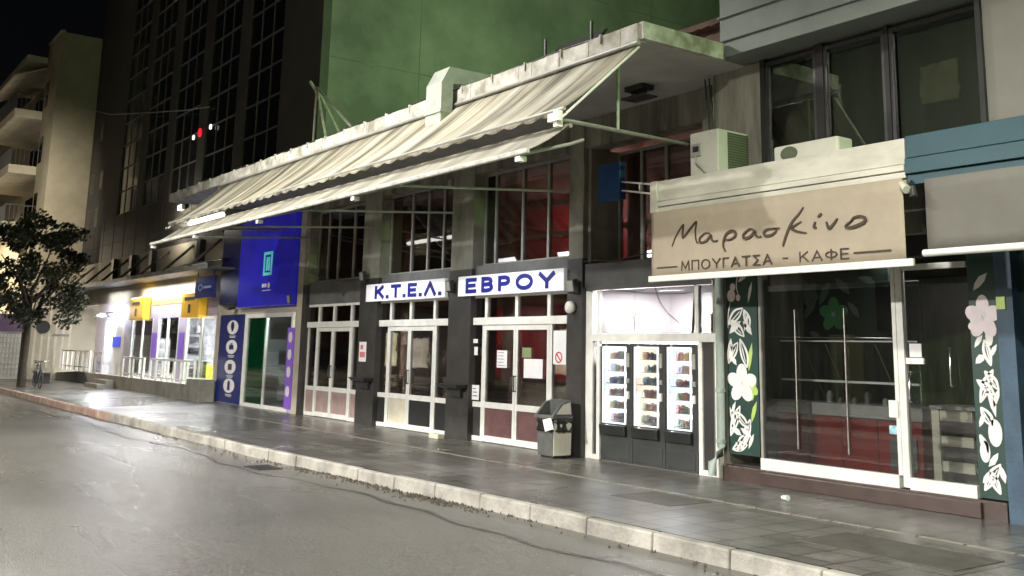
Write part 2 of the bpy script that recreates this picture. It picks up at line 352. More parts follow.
# road: a real sheet with gentle unevenness
rm = MB(); NX, NY = 142, 20
vs = []; fs = []
for i in range(NX + 1):
    x = -130 + i
    for j in range(NY + 1):
        y = -20 + (ky(x) + .02 + 20) * j / NY
        vs.append((x, y, -.14 - .02 * (j / NY) ** 3 + .006 * math.sin(x * 1.3 + j) + .005 * math.sin(x * .37 + j * 1.7)))
for i in range(NX):
    for j in range(NY): a = i * (NY + 1) + j; fs.append((a, a + NY + 1, a + NY + 2, a + 1))
struct('road', rm.add(vs, fs, 0, True), asph)
sm_ = MB(); vs = []; fs = []
for i, x in enumerate(xs): vs += [(x, ky(x) + .135, 0), (x, 6, 0)]
for i in range(len(xs) - 1): fs.append((2 * i, 2 * i + 2, 2 * i + 3, 2 * i + 1))
struct('sidewalk', sm_.add(vs, fs), pave)
# inlaid darker paving patches and manhole covers
pm = MB()
for (a, b, c, d) in ((-9.6, -8.6, -2.6, -1.9), (-17.2, -16.2, -2.9, -2.3), (-6.5, -4.9, -3.0, -2.2)):
    pm.box(a, b, c, d, -.02, .005)
struct('paving_cover', pm, M('cover_plate', (.07, .065, .055), .5, .3, 4, .4, 40))
sj = MB()
for i in range(60):
    x = -26 + i * .5; sj.box(x, x + .46, -1.78 + .02 * math.sin(i), -1.73 + .02 * math.sin(i), -.01, .0045)
struct('paving_strip', sj, M('pale_strip', (.22, .2, .17), .6, .3, 4))
km = MB(); x = -70.
while x < 10:
    L = 1.0 if x < -30 else .98; j = random.uniform(-.012, .012); h = random.uniform(-.008, .008)
    a, b = ky(x), ky(x + L); g = .007
    idx = 1 if x < -27 else 0
    lo = [(x + g, a + j, -.25), (x + L - g, b + j, -.25), (x + L - g, b + .133, -.25), (x + g, a + .133, -.25)]
    hi = [(x + g, a + j + .012, .006 + h), (x + L - g, b + j + .012, .006 + h), (x + L - g, b + .133, .006 + h), (x + g, a + .133, .006 + h)]
    km.hexa(lo, hi, idx); x += L
ko = struct('kerb', km, [kerb_m, red_kerb]); bv = ko.modifiers.new('b', 'BEVEL'); bv.width = .02; bv.segments = 2
struct('sidewalk_opposite', MB().box(-130, 12, -30, -12.6, -.25, -.02), pave)
ts = MB(); vs = []; fs = []
for i in range(120):
    x = -30 + i * .22; y = ky(x) - .75 - .12 * math.sin(i * .21) - .05 * math.sin(i * .83); w2 = .02 + .02 * random.random()
    vs += [(x, y - w2, -.148), (x, y + w2, -.148)]
for i in range(119): fs.append((2 * i, 2 * i + 2, 2 * i + 3, 2 * i + 1))
struct('road_seam', ts.add(vs, fs), M('tar', (.066, .063, .058), .4, .3, 5))
dg = MB(); dg.box(-15.6, -15.0, -4.95, -4.55, -.2, -.146)
for k in range(9): dg.box(-15.56 + k * .06, -15.53 + k * .06, -4.92, -4.58, -.146, -.141)
struct('road_drain', dg, dkm)
# dirt in the gutter
gm = MB()
for i in range(550):
    x = random.choice([random.gauss(-11.4, .9), random.gauss(-14, .9), random.uniform(-24, -3)]); y = ky(x) - abs(random.gauss(0, .14)) - .01; r = random.uniform(.008, .03)
    gm.add([(x - r, y, -.165), (x, y - r, -.165), (x + r, y, -.165), (x, y + r, -.165), (x, y, -.145 + r * .5)], [(0, 1, 4), (1, 2, 4), (2, 3, 4), (3, 0, 4)])
go = gm.build('gutter_dirt', M('dirt', (.06, .05, .038), .9, .4, 5)); go['kind'] = 'stuff'; go['label'] = 'dark leaf litter and grit lying along the kerb'; go['category'] = 'litter'

ob = thing('opposite_building', 'dark building with lit shop windows across the street behind the viewer', 'building', (-15, -25, 0))
MB().box(-70, 15, -30, -24, -.2, 14).build('wall', M('dark_unseen_render', (.03, .028, .025), .9, .3, 1), ob)  # wall out of view, kept dark so the cafe glass reflects less
for k in range(15):
    x = -66 + k * 5.2; c = random.choice([(1, .8, .5), (.9, .95, 1), (1, .45, .2), (1, .9, .75)])
    if k % 4 != 3 and k != 8: MB().box(x, x + random.uniform(1.5, 3.6), -24, -23.96, .5, random.uniform(2.2, 3)).build('lit_window', M('lit_opposite_window', c, .4, .5, .8, emit=random.uniform(.3, 1.1)), ob)
for k in range(16):
    x = -66 + k * 5.0
    for z in (5, 8.2, 11.3): MB().box(x, x + 1.5, -24, -23.97, z, z + 1.5).build('window', M('dim_window', (1, .8, .5), .4, .3, 1, emit=random.choice([0, 0, .02, .06])), ob)
# ------------------------------------------------------------------ bus station hall
hall = thing('bus_station', 'long bus station hall with tall dark windows between pillars under a jutting concrete canopy', 'building', (-17.5, 0, 0))
# shell
b = MB(); b.box(-24.55, -10.3, 5.0, 5.15, 0, 5.75).build('back_wall', red_m, hall)
MB().box(-24.55, -10.22, -.02, 5.0, -.05, .012).build('hall_floor', M('hall_floor_tile', (.12, .11, .1), .3, .2, 2), hall)
b = MB(); b.box(-10.42, -10.3, .3, 5, 0, 5.75); b.box(-24.6, -24.5, .2, 5, .0, 5.75); b.build('side_wall', dark_in, hall)
# canopy slab and roof
sl = MB(); n = 60
for i in range(n):
    x0 = -28.8 + 19.6 * i / n; x1 = -28.8 + 19.6 * (i + 1) / n - .0
    j = random.uniform(-.006, .006)
    sl.box(x0, x1 - .004, -2.53 + j, -2.37, 5.70 + random.uniform(-.008, .005), 5.93 + random.uniform(-.014, .012))
MB().box(-28.8, -9.2, -2.38, 0.0, 5.74, 5.9).box(-24.55, -10.3, 0, 12, 5.76, 5.92).build('canopy_slab', soffit_m, hall)
sl.box(-9.2, -9.12, -2.5, -1.0, 5.72, 5.95).box(-28.88, -28.8, -2.5, 0, 5.72, 5.95)
for i in range(22):
    x = -28 + i * .86; sl.box(x, x + .025, -2.55, -2.5, 5.84, 5.96)
sl.build('canopy_edge', fascia_m, hall)
# pillars
for (a, c, side) in ((-24.6, -24.38, 0), (-21.35, -20.48, 0), (-17.42, -16.6, 0), (-13.58, -13.18, 0)):
    d = .5
    p = MB().box(a, c, -.12, d, 0, 3.3); p.build('pillar', pil_dark, hall)
    MB().box(a + .01, c - .01, -.1, d, 3.3, 5.74).build('pillar', pil_up, hall)
MB().box(-10.38, -10.2, -.1, .5, 3.2, 5.74).build('pillar', pil_up, hall)
MB().box(-24.38, -10.3, -.06, .3, 5.22, 5.74).box(-10.2, -9.82, -.05, .3, 4.12, 5.74).build('lintel', conc_drip, hall)
def upper_window(x0, x1, mx, y=.15, z0=3.36, z1=5.22):
    f = MB(); t = .05
    f.box(x0, x1, y, y + .07, z0, z0 + t).box(x0, x1, y, y + .07, z1 - t, z1).box(x0, x0 + t, y, y + .07, z0 + t, z1 - t).box(x1 - t, x1, y, y + .07, z0 + t, z1 - t)
    for m_ in mx: f.box(m_ - .03, m_ + .03, y, y + .07, z0 + t, z1 - t)
    fr = f.build('window', alu_g, hall)
    MB().box(x0 + t, x1 - t, y + .03, y + .036, z0 + t, z1 - t).build('pane', glass_dk, fr)
upper_window(-24.38, -21.35, [-23.8, -23.2, -22.35])
upper_window(-20.48, -17.42, [-19.5, -18.8, -18.15])
upper_window(-16.6, -13.58, [-16.2, -15.3, -14.5])
upper_window(-13.1, -10.4, [-12.5, -11.9, -11.1], .62, 3.2, 5.22)
MB().box(-13.18, -13.1, .0, .66, 3.2, 5.22).build('pillar_return', pil_up, hall)
# grey band between doors and upper windows
for (a, c) in ((-24.38, -21.35), (-20.48, -17.42), (-16.6, -13.58)):
    MB().box(a, c, -.03, .3, 2.78, 3.36).build('grey_band', band_m, hall, bevel=.01)
sb = MB().box(-13.16, -10.2, -.08, .6, 2.8, 3.2).box(-13.1, -10.25, -.1, -.08, 2.74, 2.82)
sb.build('shutter_box', shut_m, hall, bevel=.012)
# inner lintels, beams and stairs seen dimly through the glass
it = MB()
for z in (3.5, 4.2, 4.9): it.box(-24.4, -13.2, 2.4, 2.5, z, z + .1)
for x in (-23.6, -21, -18.8, -16.3, -14.6): it.box(x, x + .16, 2.2, 2.4, 0, 5.7)
it.box(-24.4, -13.2, 1.9, 5, 2.9, 3.02)
it.build('inner_beam', M('inner_cream_beam', (.4, .33, .28), .6, .2, 1), hall)
def entrance(x0, x1, posts, panel_mats, y=0.0):
    """x0..x1 bay; posts: left jamb, meeting stile, right jamb of the double door"""
    f = MB(); W = .045
    f.box(x0, x1, y - .05, y + .05, 2.2, 2.34).box(x0, x1, y - .02, y + .05, 2.72, 2.78)
    for p in (posts[0], posts[1], posts[2]): f.box(p - W, p + W, y - .02, y + .05, 2.34, 2.72)
    for p in (posts[0] - .07, posts[2] + .07): f.box(p - .04, p + .04, y - .02, y + .05, 0.0, 2.2)
    for (a, c) in ((x0, posts[0] - .11), (posts[2] + .11, x1)):
        if c - a > .12: f.box(a, c, y - .015, y + .045, 0, .1).box(a, c, y - .015, y + .045, .64, .74)
    f.box(x0, x0 + .035, y - .015, y + .045, .1, .64).box(x0, x0 + .035, y - .015, y + .045, .74, 2.2)
    fr = f.build('entrance_frame', alu, hall)
    for (a, c, k) in ((x0, posts[0] - .11, 0), (posts[2] + .11, x1, 3)):
        if c - a > .12:
            MB().box(a, c, y + .01, y + .016, .74, 2.2).build('side_pane', glassm, fr)
            MB().box(a, c, y + .005, y + .03, .1, .64).build('kick_panel', panel_mats[k], fr)
    MB().box(x0, x1, y + .012, y + .018, 2.34, 2.72).build('transom_pane', glassm, fr)
    for k in (0, 1):
        a, c = (posts[0] - .03, posts[1] - .004) if k == 0 else (posts[1] + .004, posts[2] + .03)
        d = MB(); t = .065; ya, yb = y - .025, y + .03
        d.box(a, a + t, ya, yb, .02, 2.19).box(c - t, c, ya, yb, .02, 2.19).box(a + t, c - t, ya, yb, .02, .13).box(a + t, c - t, ya, yb, .64, .75).box(a + t, c - t, ya, yb, 2.1, 2.19)
        do = d.build('door', alu, hall)
        MB().box(a + t, c - t, y, y + .006, .75, 2.1).build('pane', glassm, do)
        MB().box(a + t, c - t, y - .005, y + .02, .13, .64).build('kick_panel', panel_mats[k + 1], do)
        hx = c - .03 if k == 0 else a + .03
        MB().tube([(hx, y - .03, .98), (hx, y - .08, 1.0), (hx, y - .08, 1.24), (hx, y - .03, 1.26)], .014, 6).build('handle', dkm, do)
entrance(-24.38, -21.4, (-23.75, -22.9, -21.95), [mauve] * 4)
entrance(-20.6, -17.5, (-20.0, -19.12, -18.12), [black_m, cream_p, black_m, black_m])
entrance(-16.75, -13.62, (-16.2, -15.2, -14.22), [pil_dark, maroon, maroon, maroon])
# ticket-hall furniture hints
cnt = thing('ticket_counter', 'pale ticket counter deep inside the dark red hall', 'counter', (-20, 4, 0))
MB().box(-23.5, -16, 3.6, 4.2, .012, 1.0).build('counter_body', cream_p, cnt, bevel=.02); MB().box(-23.6, -15.9, 3.5, 4.25, 1.0, 1.05).build('counter_top', dark_in, cnt)
for i, x in enumerate((-22.9, -20.2, -18.3, -15.5)):
    s_ = thing('waiting_chair', 'dark waiting chair inside the red hall, %s' % ('behind the leftmost doors', 'behind the left leaf under Κ.Τ.Ε.Λ.', 'behind the right leaf under Κ.Τ.Ε.Λ.', 'behind the doors under ΕΒΡΟΥ')[i], 'chair', (x, 1.6, 0), 'waiting chairs in the hall')
    MB().box(x - .25, x + .25, 1.4, 1.85, .42, .48).build('seat', dkm, s_, bevel=.02)
    MB().box(x - .25, x + .25, 1.83, 1.88, .5, .95).build('backrest', dkm, s_, bevel=.02)
    for dx in (-.2, .2): MB().tube([(x + dx, 1.62, .012), (x + dx, 1.62, .42)], .02, 6).build('leg', alu_g, s_)
# hall light panels (lit)
for (x, y_, e) in ((-22.6, 3.2, 130), (-18.6, 3.2, 160), (-14.9, 3.4, 120)):
    lamp('AREA', 'hall_light', (x, y_, 2.85), (x, y_ + .6, 0), e, (1, .86, .74), .6)
lamp('AREA', 'hall_light', (-19, 3.4, 5.4), (-19, 4.4, 3), 200, (1, .8, .7), 1.2)
lamp('AREA', 'hall_light', (-12, 3.2, 5.4), (-12, 4.4, 3), 40, (1, .8, .7), .8)

# vending bay
nb = MB()
nb.box(-13.18, -13.0, -.03, .04, 0, 2.74).box(-12.9, -12.82, -.03, .04, 0.0, 2.74)
nb.box(-13.0, -12.9, -.03, .04, 0, .08)
nb.box(-12.82, -10.22, -.05, .05, 1.9, 2.03).box(-13.0, -12.9, -.03, .04, 1.9, 2.03)
nb.box(-10.66, -10.58, -.03, .04, 2.03, 2.74).box(-10.6, -10.52, -.03, .04, 0, 1.9).box(-10.27, -10.22, -.03, .04, 0, 1.9).box(-10.52, -10.27, -.03, .04, 0, .08)
nb.build('vending_bay_frame', alu, hall, bevel=.006)
MB().box(-13.0, -12.9, 0, .006, .08, 1.9).build('side_pane', glassm, hall)
MB().box(-12.82, -10.66, 0, .006, 2.03, 2.74).build('transom_pane', glass_sh, hall)
MB().box(-10.58, -10.22, 0, .006, 2.03, 2.74).build('transom_pane', glass_sh, hall)
MB().box(-10.52, -10.27, 0.0, .02, .08, 1.9).build('dark_door_pane', dark_in, hall)
kr = MB(); kr.box(-13.12, -13.04, .06, 1.9, 0, 2.78).box(-13.04, -10.44, 1.8, 1.9, 0.02, 2.78).box(-13.04, -10.44, .1, 1.8, 2.79, 2.85)
kr.build('kiosk_room_wall', M('kiosk_wall', (.68, .64, .66), .6, .06, 1.5), hall)
lamp('AREA', 'kiosk_light', (-12.1, .9, 2.76), (-12.1, 1.0, 0), 620, (1, .95, .97), .4)
lamp('POINT', 'kiosk_light', (-12.55, .25, 2.45), (0, 0, 0), 14, (1, .95, .97), .05)
kb = thing('fluorescent_lamp', 'white diamond shaped lamp glowing behind the glass above the vending machines', 'lamp', (-12.55, .5, 2.3))
MB().add([(-12.7, .5, 2.42), (-12.55, .45, 2.3), (-12.4, .5, 2.42), (-12.55, .5, 2.54), (-12.55, .6, 2.42)], [(0, 1, 3), (1, 2, 3), (0, 4, 1), (1, 4, 2), (0, 3, 4), (2, 4, 3)]).build('shade', tube_m, kb)
MB().tube([(-12.55, .5, 2.31), (-12.54, .5, 2.05)], .012, 6).build('stem', dkm, kb)
MB().tube([(-12.55, .5, 2.54), (-12.55, .5, 2.79)], .005, 6).build('cord', dkm, kb)
bx = thing('storage_box', 'dark box stacked behind the narrow glass beside the drainpipe', 'box', (-10.42, .3, 2.04))
MB().box(-10.56, -10.28, .2, .5, 2.04, 2.3).build('box_body', dark_in, bx, bevel=.01); MB().box(-10.57, -10.27, .19, .51, 2.3, 2.33).build('lid', black_m, bx)
ck = thing('hanging_cable', 'thin dark cable drooping behind the kiosk glass', 'cable', (-11.7, .4, 2.7))
MB().tube([(-11.95, .4, 2.78), (-11.85, .4, 2.55), (-11.65, .4, 2.35), (-11.4, .4, 2.2)], .01, 6).build('cable_run', dkm, ck)
MB().tube([(-11.05, .4, 2.79), (-11.12, .4, 2.04)], .022, 6).build('rod', dkm, ck)

pk_cols = [(.8, .42, .42), (.4, .55, .85), (.85, .72, .45), (.85, .85, .9), (.5, .7, .58), (.82, .62, .7), (.45, .7, .8)]
pk_m = [M('packet_print', c, .35, .2, 25) for c in pk_cols]
pk_me = []
for m_ in pk_m:
    q = MB(); q.hexa([(-.03, -.012, 0), (.03, -.012, 0), (.03, .012, 0), (-.03, .012, 0)], [(-.032, -.003, .11), (.032, -.003, .11), (.032, .003, .11), (-.032, .003, .11)])
    q.hexa([(-.03, -.024, .02), (.03, -.024, .02), (.03, .02, .02), (-.03, .02, .02)], [(-.028, -.02, .09), (.028, -.02, .09), (.028, .018, .09), (-.028, .018, .09)])
    me = bpy.data.meshes.new('snack_packet'); me.from_pydata(q.v, [], q.f); me.materials.append(m_); pk_me.append(me)
vd = ('tall black vending machine with cool white window, nearest the station pillar', 'middle black vending machine with warm peach lit window', 'black vending machine with cool white window, nearest the drainpipe')
pd = ('first machine from the pillar', 'middle machine', 'machine nearest the drainpipe')
for k, (a, c) in enumerate(((-12.8, -12.04), (-12.04, -11.3), (-11.3, -10.62))):
    v = thing('vending_machine', vd[k], 'vending machine', ((a + c) / 2, .1, .0), 'vending machines side by side')
    wa, wb = a + .06, c - (.14 if k < 2 else .12)
    cb = MB(); cb.box(a + .005, c - .005, .34, .62, .01, 1.87).box(a + .005, wa, -.02, .34, .01, 1.87).box(wb, c - .005, -.02, .34, .01, 1.87)
    cb.box(wa, wb, -.02, .34, .01, .6).box(wa, wb, -.02, .34, 1.82, 1.87)
    cb.build('cabinet', vend_m, v, bevel=.008)
    lm = led_w if k == 1 else led_m
    MB().box(wa + .005, wb - .005, .325, .335, .61, 1.81).box(wa + .002, wa + .02, .0, .32, .61, 1.81).build('light_panel', lm, v)
    fr = MB(); t = .022
    fr.box(wa, wb, -.035, -.021, .6, .6 + t).box(wa, wb, -.035, -.021, 1.82 - t, 1.82).box(wa, wa + t, -.035, -.021, .6 + t, 1.82 - t).box(wb - t, wb, -.035, -.021, .6 + t, 1.82 - t)
    w_ = fr.build('window_frame', M('frame_glow', (.8, .85, .9), .4, .03, 3, emit=.5), v)
    MB().box(wa + t, wb - t, -.03, -.026, .62, 1.8).build('pane', glass('vend_glass', refl=.03), w_)
    for s_i in range(6):
        z = .64 + s_i * .195
        MB().box(wa + .022, wb - .006, .02, .3, z, z + .012).build('shelf', alu, v)
        for j in range(5):
            ci = random.randrange(7); o = bpy.data.objects.new('snack_packet', pk_me[ci]); COL.objects.link(o)
            o.location = (wa + .13 + j * .088 + random.uniform(-.006, .006), .06 + random.uniform(-.01, .02), z + .012); o.rotation_euler = (0, 0, random.uniform(-.3, .3)); o.scale = (1.1, 1.1, random.uniform(.8, 1.15))
            tag(o, '%s packet, %s on %s shelf of vending %s' % (('red', 'blue', 'orange', 'white', 'green', 'pink', 'teal')[ci], ('leftmost', 'second from left', 'middle', 'second from right', 'rightmost')[j], ('bottom', 'second lowest', 'third lowest', 'third highest', 'second highest', 'top')[s_i], pd[k]), 'snack packet', 'packets on the vending machine shelves')
    MB().hexa([(wa - .03, -.07, .42), (wb + .02, -.07, .42), (wb + .02, -.02, .4), (wa - .03, -.02, .4)], [(wa - .03, -.09, .57), (wb + .02, -.09, .57), (wb + .02, -.02, .585), (wa - .03, -.02, .585)]).build('delivery_flap', vend_f, v, bevel=.01)
    MB().box(a + .06, c - .06, -.028, -.021, .05, .3).build('lower_panel', vend_m, v, bevel=.004)
    MB().box(wb + .02, wb + .09, -.04, -.021, 1.25, 1.32).box(wb + .02, wb + .09, -.04, -.021, 1.5, 1.72).build('coin_panel', alu_g, v)
    MB().box(wb + .025, wb + .085, -.045, -.021, 1.0, 1.12).build('card_reader', alu, v)
    for zz in (.85, 1.6): lamp('AREA', 'vending_light', (wa + .06, .0, zz), (wb, .2, zz), 2.6, (1, .87, .75) if k == 1 else (.84, .92, 1), .06, sizey=.5)

# ------------------------------------------------------------------ signs of the hall
def floodlight(x, y, z, label, tilt=-1):
    f = thing('floodlight', label, 'floodlight', (x, y, z), 'small floodlights on the facade')
    MB().hexa([(x - .09, y - .16, z - .12), (x + .09, y - .16, z - .12), (x + .09, y - .08, z - .14), (x - .09, y - .08, z - .14)], [(x - .09, y - .2, z + .1), (x + .09, y - .2, z + .1), (x + .09, y - .09, z + .12), (x - .09, y - .09, z + .12)]).build('housing', dkm, f, bevel=.01)
    MB().hexa([(x - .075, y - .175, z - .1), (x + .075, y - .175, z - .1), (x + .075, y - .165, z - .1), (x - .075, y - .165, z - .1)], [(x - .075, y - .207, z + .08), (x + .075, y - .207, z + .08), (x + .075, y - .197, z + .08), (x - .075, y - .197, z + .08)]).build('lens', alu_g, f)
    MB().tube([(x, y, z + .02), (x, y - .1, z)], .015, 6).build('bracket', dkm, f)
    return f
for (x0, x1, s_, tx0, tx1, lab) in ((-20.9, -17.46, 'Κ.Τ.Ε.Λ.', -20.4, -17.62, 'white signboard with blue letters over the middle doors, reading Κ.Τ.Ε.Λ.'), (-16.96, -13.58, 'ΕΒΡΟΥ', -16.62, -13.86, 'white signboard with blue letters over the doors by the bin, reading ΕΒΡΟΥ')):
    t = thing('sign_board', lab, 'sign', ((x0 + x1) / 2, -.13, 2.77))
    MB().box(x0, x1, -.2, -.12, 2.76, 3.15).build('panel', sign_white, t, bevel=.006)
    text('lettering', s_, tx0, tx1, 2.81, 3.105, -.2, sign_blue, t, .02, .25, .38 if x0 < -18 else .5)
    lamp('AREA', 'sign_light', ((x0 + x1) / 2, -1.6, 3.7), ((x0 + x1) / 2, -.2, 2.9), 15, (.95, .97, 1), 2.4, 120, sizey=.15)
floodlight(-13.3, -.1, 2.83, 'black floodlight on the pillar right of the ΕΒΡΟΥ sign')
floodlight(-20.95, -.14, 3.35, 'black floodlight at the left end of the Κ.Τ.Ε.Λ. sign')
floodlight(-17.22, -.1, 2.98, 'black floodlight between the two white signs')
gl = thing('globe_lamp', 'round white lamp under the floodlight beside the ΕΒΡΟΥ sign', 'lamp', (-13.36, -.15, 2.5))
MB().tube([(-13.42, -.12, 2.47), (-13.42, -.16, 2.47), (-13.42, -.22, 2.47), (-13.42, -.25, 2.47)], [.08, .11, .1, .04], 16).build('bulb_cover', bar_white, gl); MB().box(-13.47, -13.37, -.14, -.118, 2.42, 2.52).build('mount', dkm, gl)
for (x, lab) in ((-20.85, 'black ashtray shelf on the pillar left of the middle doors'), (-17.0, 'black ashtray shelf on the pillar between the two signed doors')):
    t = thing('wall_shelf', lab, 'shelf', (x, -.12, 1.0), 'ashtray shelves on the pillars')
    MB().hexa([(x - .32, -.34, .97), (x + .32, -.34, .97), (x + .32, -.125, .97), (x - .32, -.125, .97)], [(x - .38, -.4, 1.05), (x + .38, -.4, 1.05), (x + .38, -.125, 1.05), (x - .38, -.125, 1.05)]).build('tray', dkm, t, bevel=.008)
    MB().box(x - .22, x + .22, -.2, -.125, .8, .97).build('bracket', dkm, t)
def sheet(name, label, cat, x0, x1, z0, z1, y, mat=paper, marks=None, group=None):
    t = thing(name, label, cat, ((x0 + x1) / 2, y, z0), group)
    MB().box(x0, x1, y - .004, y, z0, z1).build('sheet', mat, t)
    if marks: marks(t)
    return t
def lines(x0, x1, z0, z1, y, n_=5, mat=dkm):
    def f(t):
        q = MB()
        for i in range(n_):
            z = z1 - (z1 - z0) * (i + .7) / (n_ + .4); q.box(x0 + .03, x1 - .03 - random.random() * (x1 - x0) * .3, y - .0065, y - .0042, z - .008, z + .008)
        q.build('print', mat, t)
    return f
grey_ink = M('grey_ink', (.3, .3, .32), .6)
sheet('notice', 'white notice taped to left door leaf under the ΕΒΡΟΥ sign', 'notice', -15.78, -15.45, 1.4, 1.72, -.03, paper, lines(-15.78, -15.45, 1.4, 1.72, -.03, 5, grey_ink))
sheet('notice', 'large white notice near the right stile under the ΕΒΡΟΥ sign', 'notice', -14.92, -14.36, 1.24, 1.58, -.03, paper)
sheet('notice', 'small green framed notice above the large white one', 'notice', -14.98, -14.7, 1.6, 1.78, -.03, M('green_notice', (.2, .26, .12), .6))
def nosmoke(t):
    q = MB()
    for k in range(16):
        a = 2 * math.pi * k / 16; b_ = 2 * math.pi * (k + 1) / 16
        q.poly([(-13.9 + .1 * math.cos(a), 1.62 + .1 * math.sin(a)), (-13.9 + .1 * math.cos(b_), 1.62 + .1 * math.sin(b_)), (-13.9 + .075 * math.cos(b_), 1.62 + .075 * math.sin(b_)), (-13.9 + .075 * math.cos(a), 1.62 + .075 * math.sin(a))], -.0375, -.0345)
    q.stroke([(-13.97, 1.69), (-13.9, 1.62), (-13.83, 1.55)], .025, -.04, -.038, 0, False)
    q.build('no_smoking_mark', M('red_ink', (.5, .05, .05), .5), t)
sheet('poster', 'tall white poster with a red crossed circle beside the bin', 'poster', -14.06, -13.7, 1.5, 2.08, -.03, paper, nosmoke)
sheet('notice', 'white notice low on the left side glass under the ΕΒΡΟΥ sign', 'notice', -16.62, -16.36, .77, 1.05, -.03, paper, lines(-16.6, -16.38, .8, 1.03, -.03, 3, dkm))
sheet('sticker', 'round white sticker on left side glass above the low notice', 'sticker', -16.56, -16.44, 1.62, 1.78, -.03, paper)
sheet('sticker', 'white strip sticker high on the side glass under the ΕΒΡΟΥ sign', 'sticker', -16.72, -16.45, 1.85, 1.93, -.03, paper)
def pp(t):
    q = MB(); q.box(-21.2, -20.95, -.131, -.128, 1.5, 1.62).box(-21.18, -21.05, -.131, -.128, 1.68, 1.78); q.build('print', M('pinkish_red', (.6, .15, .18), .6), t)
sheet('poster', 'pink and white poster pasted on the dark pillar beside first doors', 'poster', -21.25, -20.9, 1.4, 1.85, -.124, paper, pp)
# trash bin
bn = thing('trash_bin', 'grey metal litter bin with sloped hood and black bag by the ΕΒΡΟΥ doors', 'bin', (-13.75, -.5, 0))
q = MB(); q.hexa([(-13.98, -.72, .03), (-13.5, -.72, .03), (-13.5, -.35, .03), (-13.98, -.35, .03)], [(-14.0, -.74, .62), (-13.48, -.74, .62), (-13.48, -.33, .62), (-14.0, -.33, .62)])
q.build('bin_body', [bin_m], bn, bevel=.015)
MB().box(-13.93, -13.55, -.68, -.38, 0, .03).build('foot', dkm, bn)
MB().hexa([(-13.484, -.735, .05), (-13.474, -.735, .05), (-13.474, -.34, .05), (-13.484, -.34, .05)], [(-13.47, -.74, .6), (-13.46, -.74, .6), (-13.46, -.335, .6), (-13.47, -.335, .6)]).build('side_panel', bin_lit, bn)  # pale sheet painted as the lit side of the bin
q = MB()
for (a, c) in ((-14.02, -13.96), (-13.52, -13.46)): q.hexa([(a, -.76, .72), (c, -.76, .72), (c, -.32, .72), (a, -.32, .72)], [(a, -.56, .93), (c, -.56, .93), (c, -.36, .98), (a, -.36, .98)])
q.hexa([(-13.96, -.46, .72), (-13.52, -.46, .72), (-13.52, -.32, .72), (-13.96, -.32, .72)], [(-13.96, -.46, .97), (-13.52, -.46, .97), (-13.52, -.36, .98), (-13.96, -.36, .98)])
q.box(-14.03, -13.45, -.78, -.31, .66, .72)
q.build('hood', bin_m, bn, bevel=.01)
MB().hexa([(-13.455, -.7, .74), (-13.448, -.7, .74), (-13.448, -.36, .74), (-13.455, -.36, .74)], [(-13.455, -.54, .9), (-13.448, -.54, .9), (-13.448, -.38, .94), (-13.455, -.38, .94)]).build('lit_hood_side', bin_lit, bn)
# the bag: crumpled skirt around the rim
vs = []; fs = []; R = 26; Hn = 5
for j in range(Hn):
    for i in range(R):
        a = 2 * math.pi * i / R; k = 1.0 + .05 * math.sin(i * 2.7) + .05 * random.random() + .05 * math.sin(j * 2)
        cx_, cy_ = -13.74, -.53; ex, ey = .29 * k, .23 * k
        c0, s0 = math.cos(a), math.sin(a); sq = 1 / max(abs(c0), abs(s0)) ** .7
        vs.append((cx_ + ex * c0 * sq, cy_ + ey * s0 * sq, .68 - .055 * j - (.03 * random.random() if j else 0)))
for j in range(Hn - 1):
    for i in range(R): fs.append((j * R + i, j * R + (i + 1) % R, (j + 1) * R + (i + 1) % R, (j + 1) * R + i))
bo = MB().add(vs, fs, 0, True).build('bin_bag', bag_m, bn); so = bo.modifiers.new('s', 'SOLIDIFY'); so.thickness = .006
MB().hexa([(-13.6, -.84, .45), (-13.42, -.82, .5), (-13.40, -.8, .5), (-13.6, -.82, .45)], [(-13.68, -.84, .64), (-13.5, -.82, .68), (-13.48, -.8, .68), (-13.68, -.82, .64)]).build('bag_flap', paper, bn)
bn.location.x += .28; bn.location.y += .06; bn.scale = (.9, .9, .95)
# small rubbish
t = thing('paper_cup', 'small white crumpled cup lying on the pavement before the cafe plinth', 'litter', (-8.3, -.95, 0)); MB().tube([(-8.34, -.95, .03), (-8.24, -.97, .035)], [.022, .036], 10).build('cup', paper, t)
t = thing('door_stop_block', 'small pale block standing before the pillar between signed doors', 'block', (-17.2, -.45, 0)); MB().box(-17.4, -17.05, -.5, -.36, 0, .09).build('block', cream_p, t, bevel=.01)

# ------------------------------------------------------------------ awnings of the hall
aw = thing('striped_awning', 'wide grimy striped canvas awning sloping down from the canopy edge', 'awning', (-16.8, -2.5, 5.6))
q = MB(); N = 180; Hh = 6; vs = []; fs = []
for i in range(N + 1):
    x = -24.45 + 15.25 * i / N; ph = (i % 6) / 6
    for j in range(Hh + 1):
        t_ = j / Hh; sag = -.05 * math.sin(math.pi * t_) + .004 * math.sin(x * 7) * t_
        vs.append((x, -2.5 - 1.27 * t_ + .004 * math.sin(x * 5), 5.66 - 1.07 * t_ + sag))
    vs.append((x, -3.785, 4.55 - .045 * abs(math.sin(math.pi * ((x * 2.5) % 1)))))
for i in range(N):
    for j in range(Hh + 1): a = i * (Hh + 2) + j; fs.append((a, a + 1, a + Hh + 3, a + Hh + 2))
o = q.add(vs, fs, 0, True).build('canvas', canvas_str, aw); so = o.modifiers.new('s', 'SOLIDIFY'); so.thickness = .008
MB().tube([(-24.5, -3.76, 4.59), (-9.15, -3.76, 4.59)], .025, 8).build('front_bar', alu_g, aw)
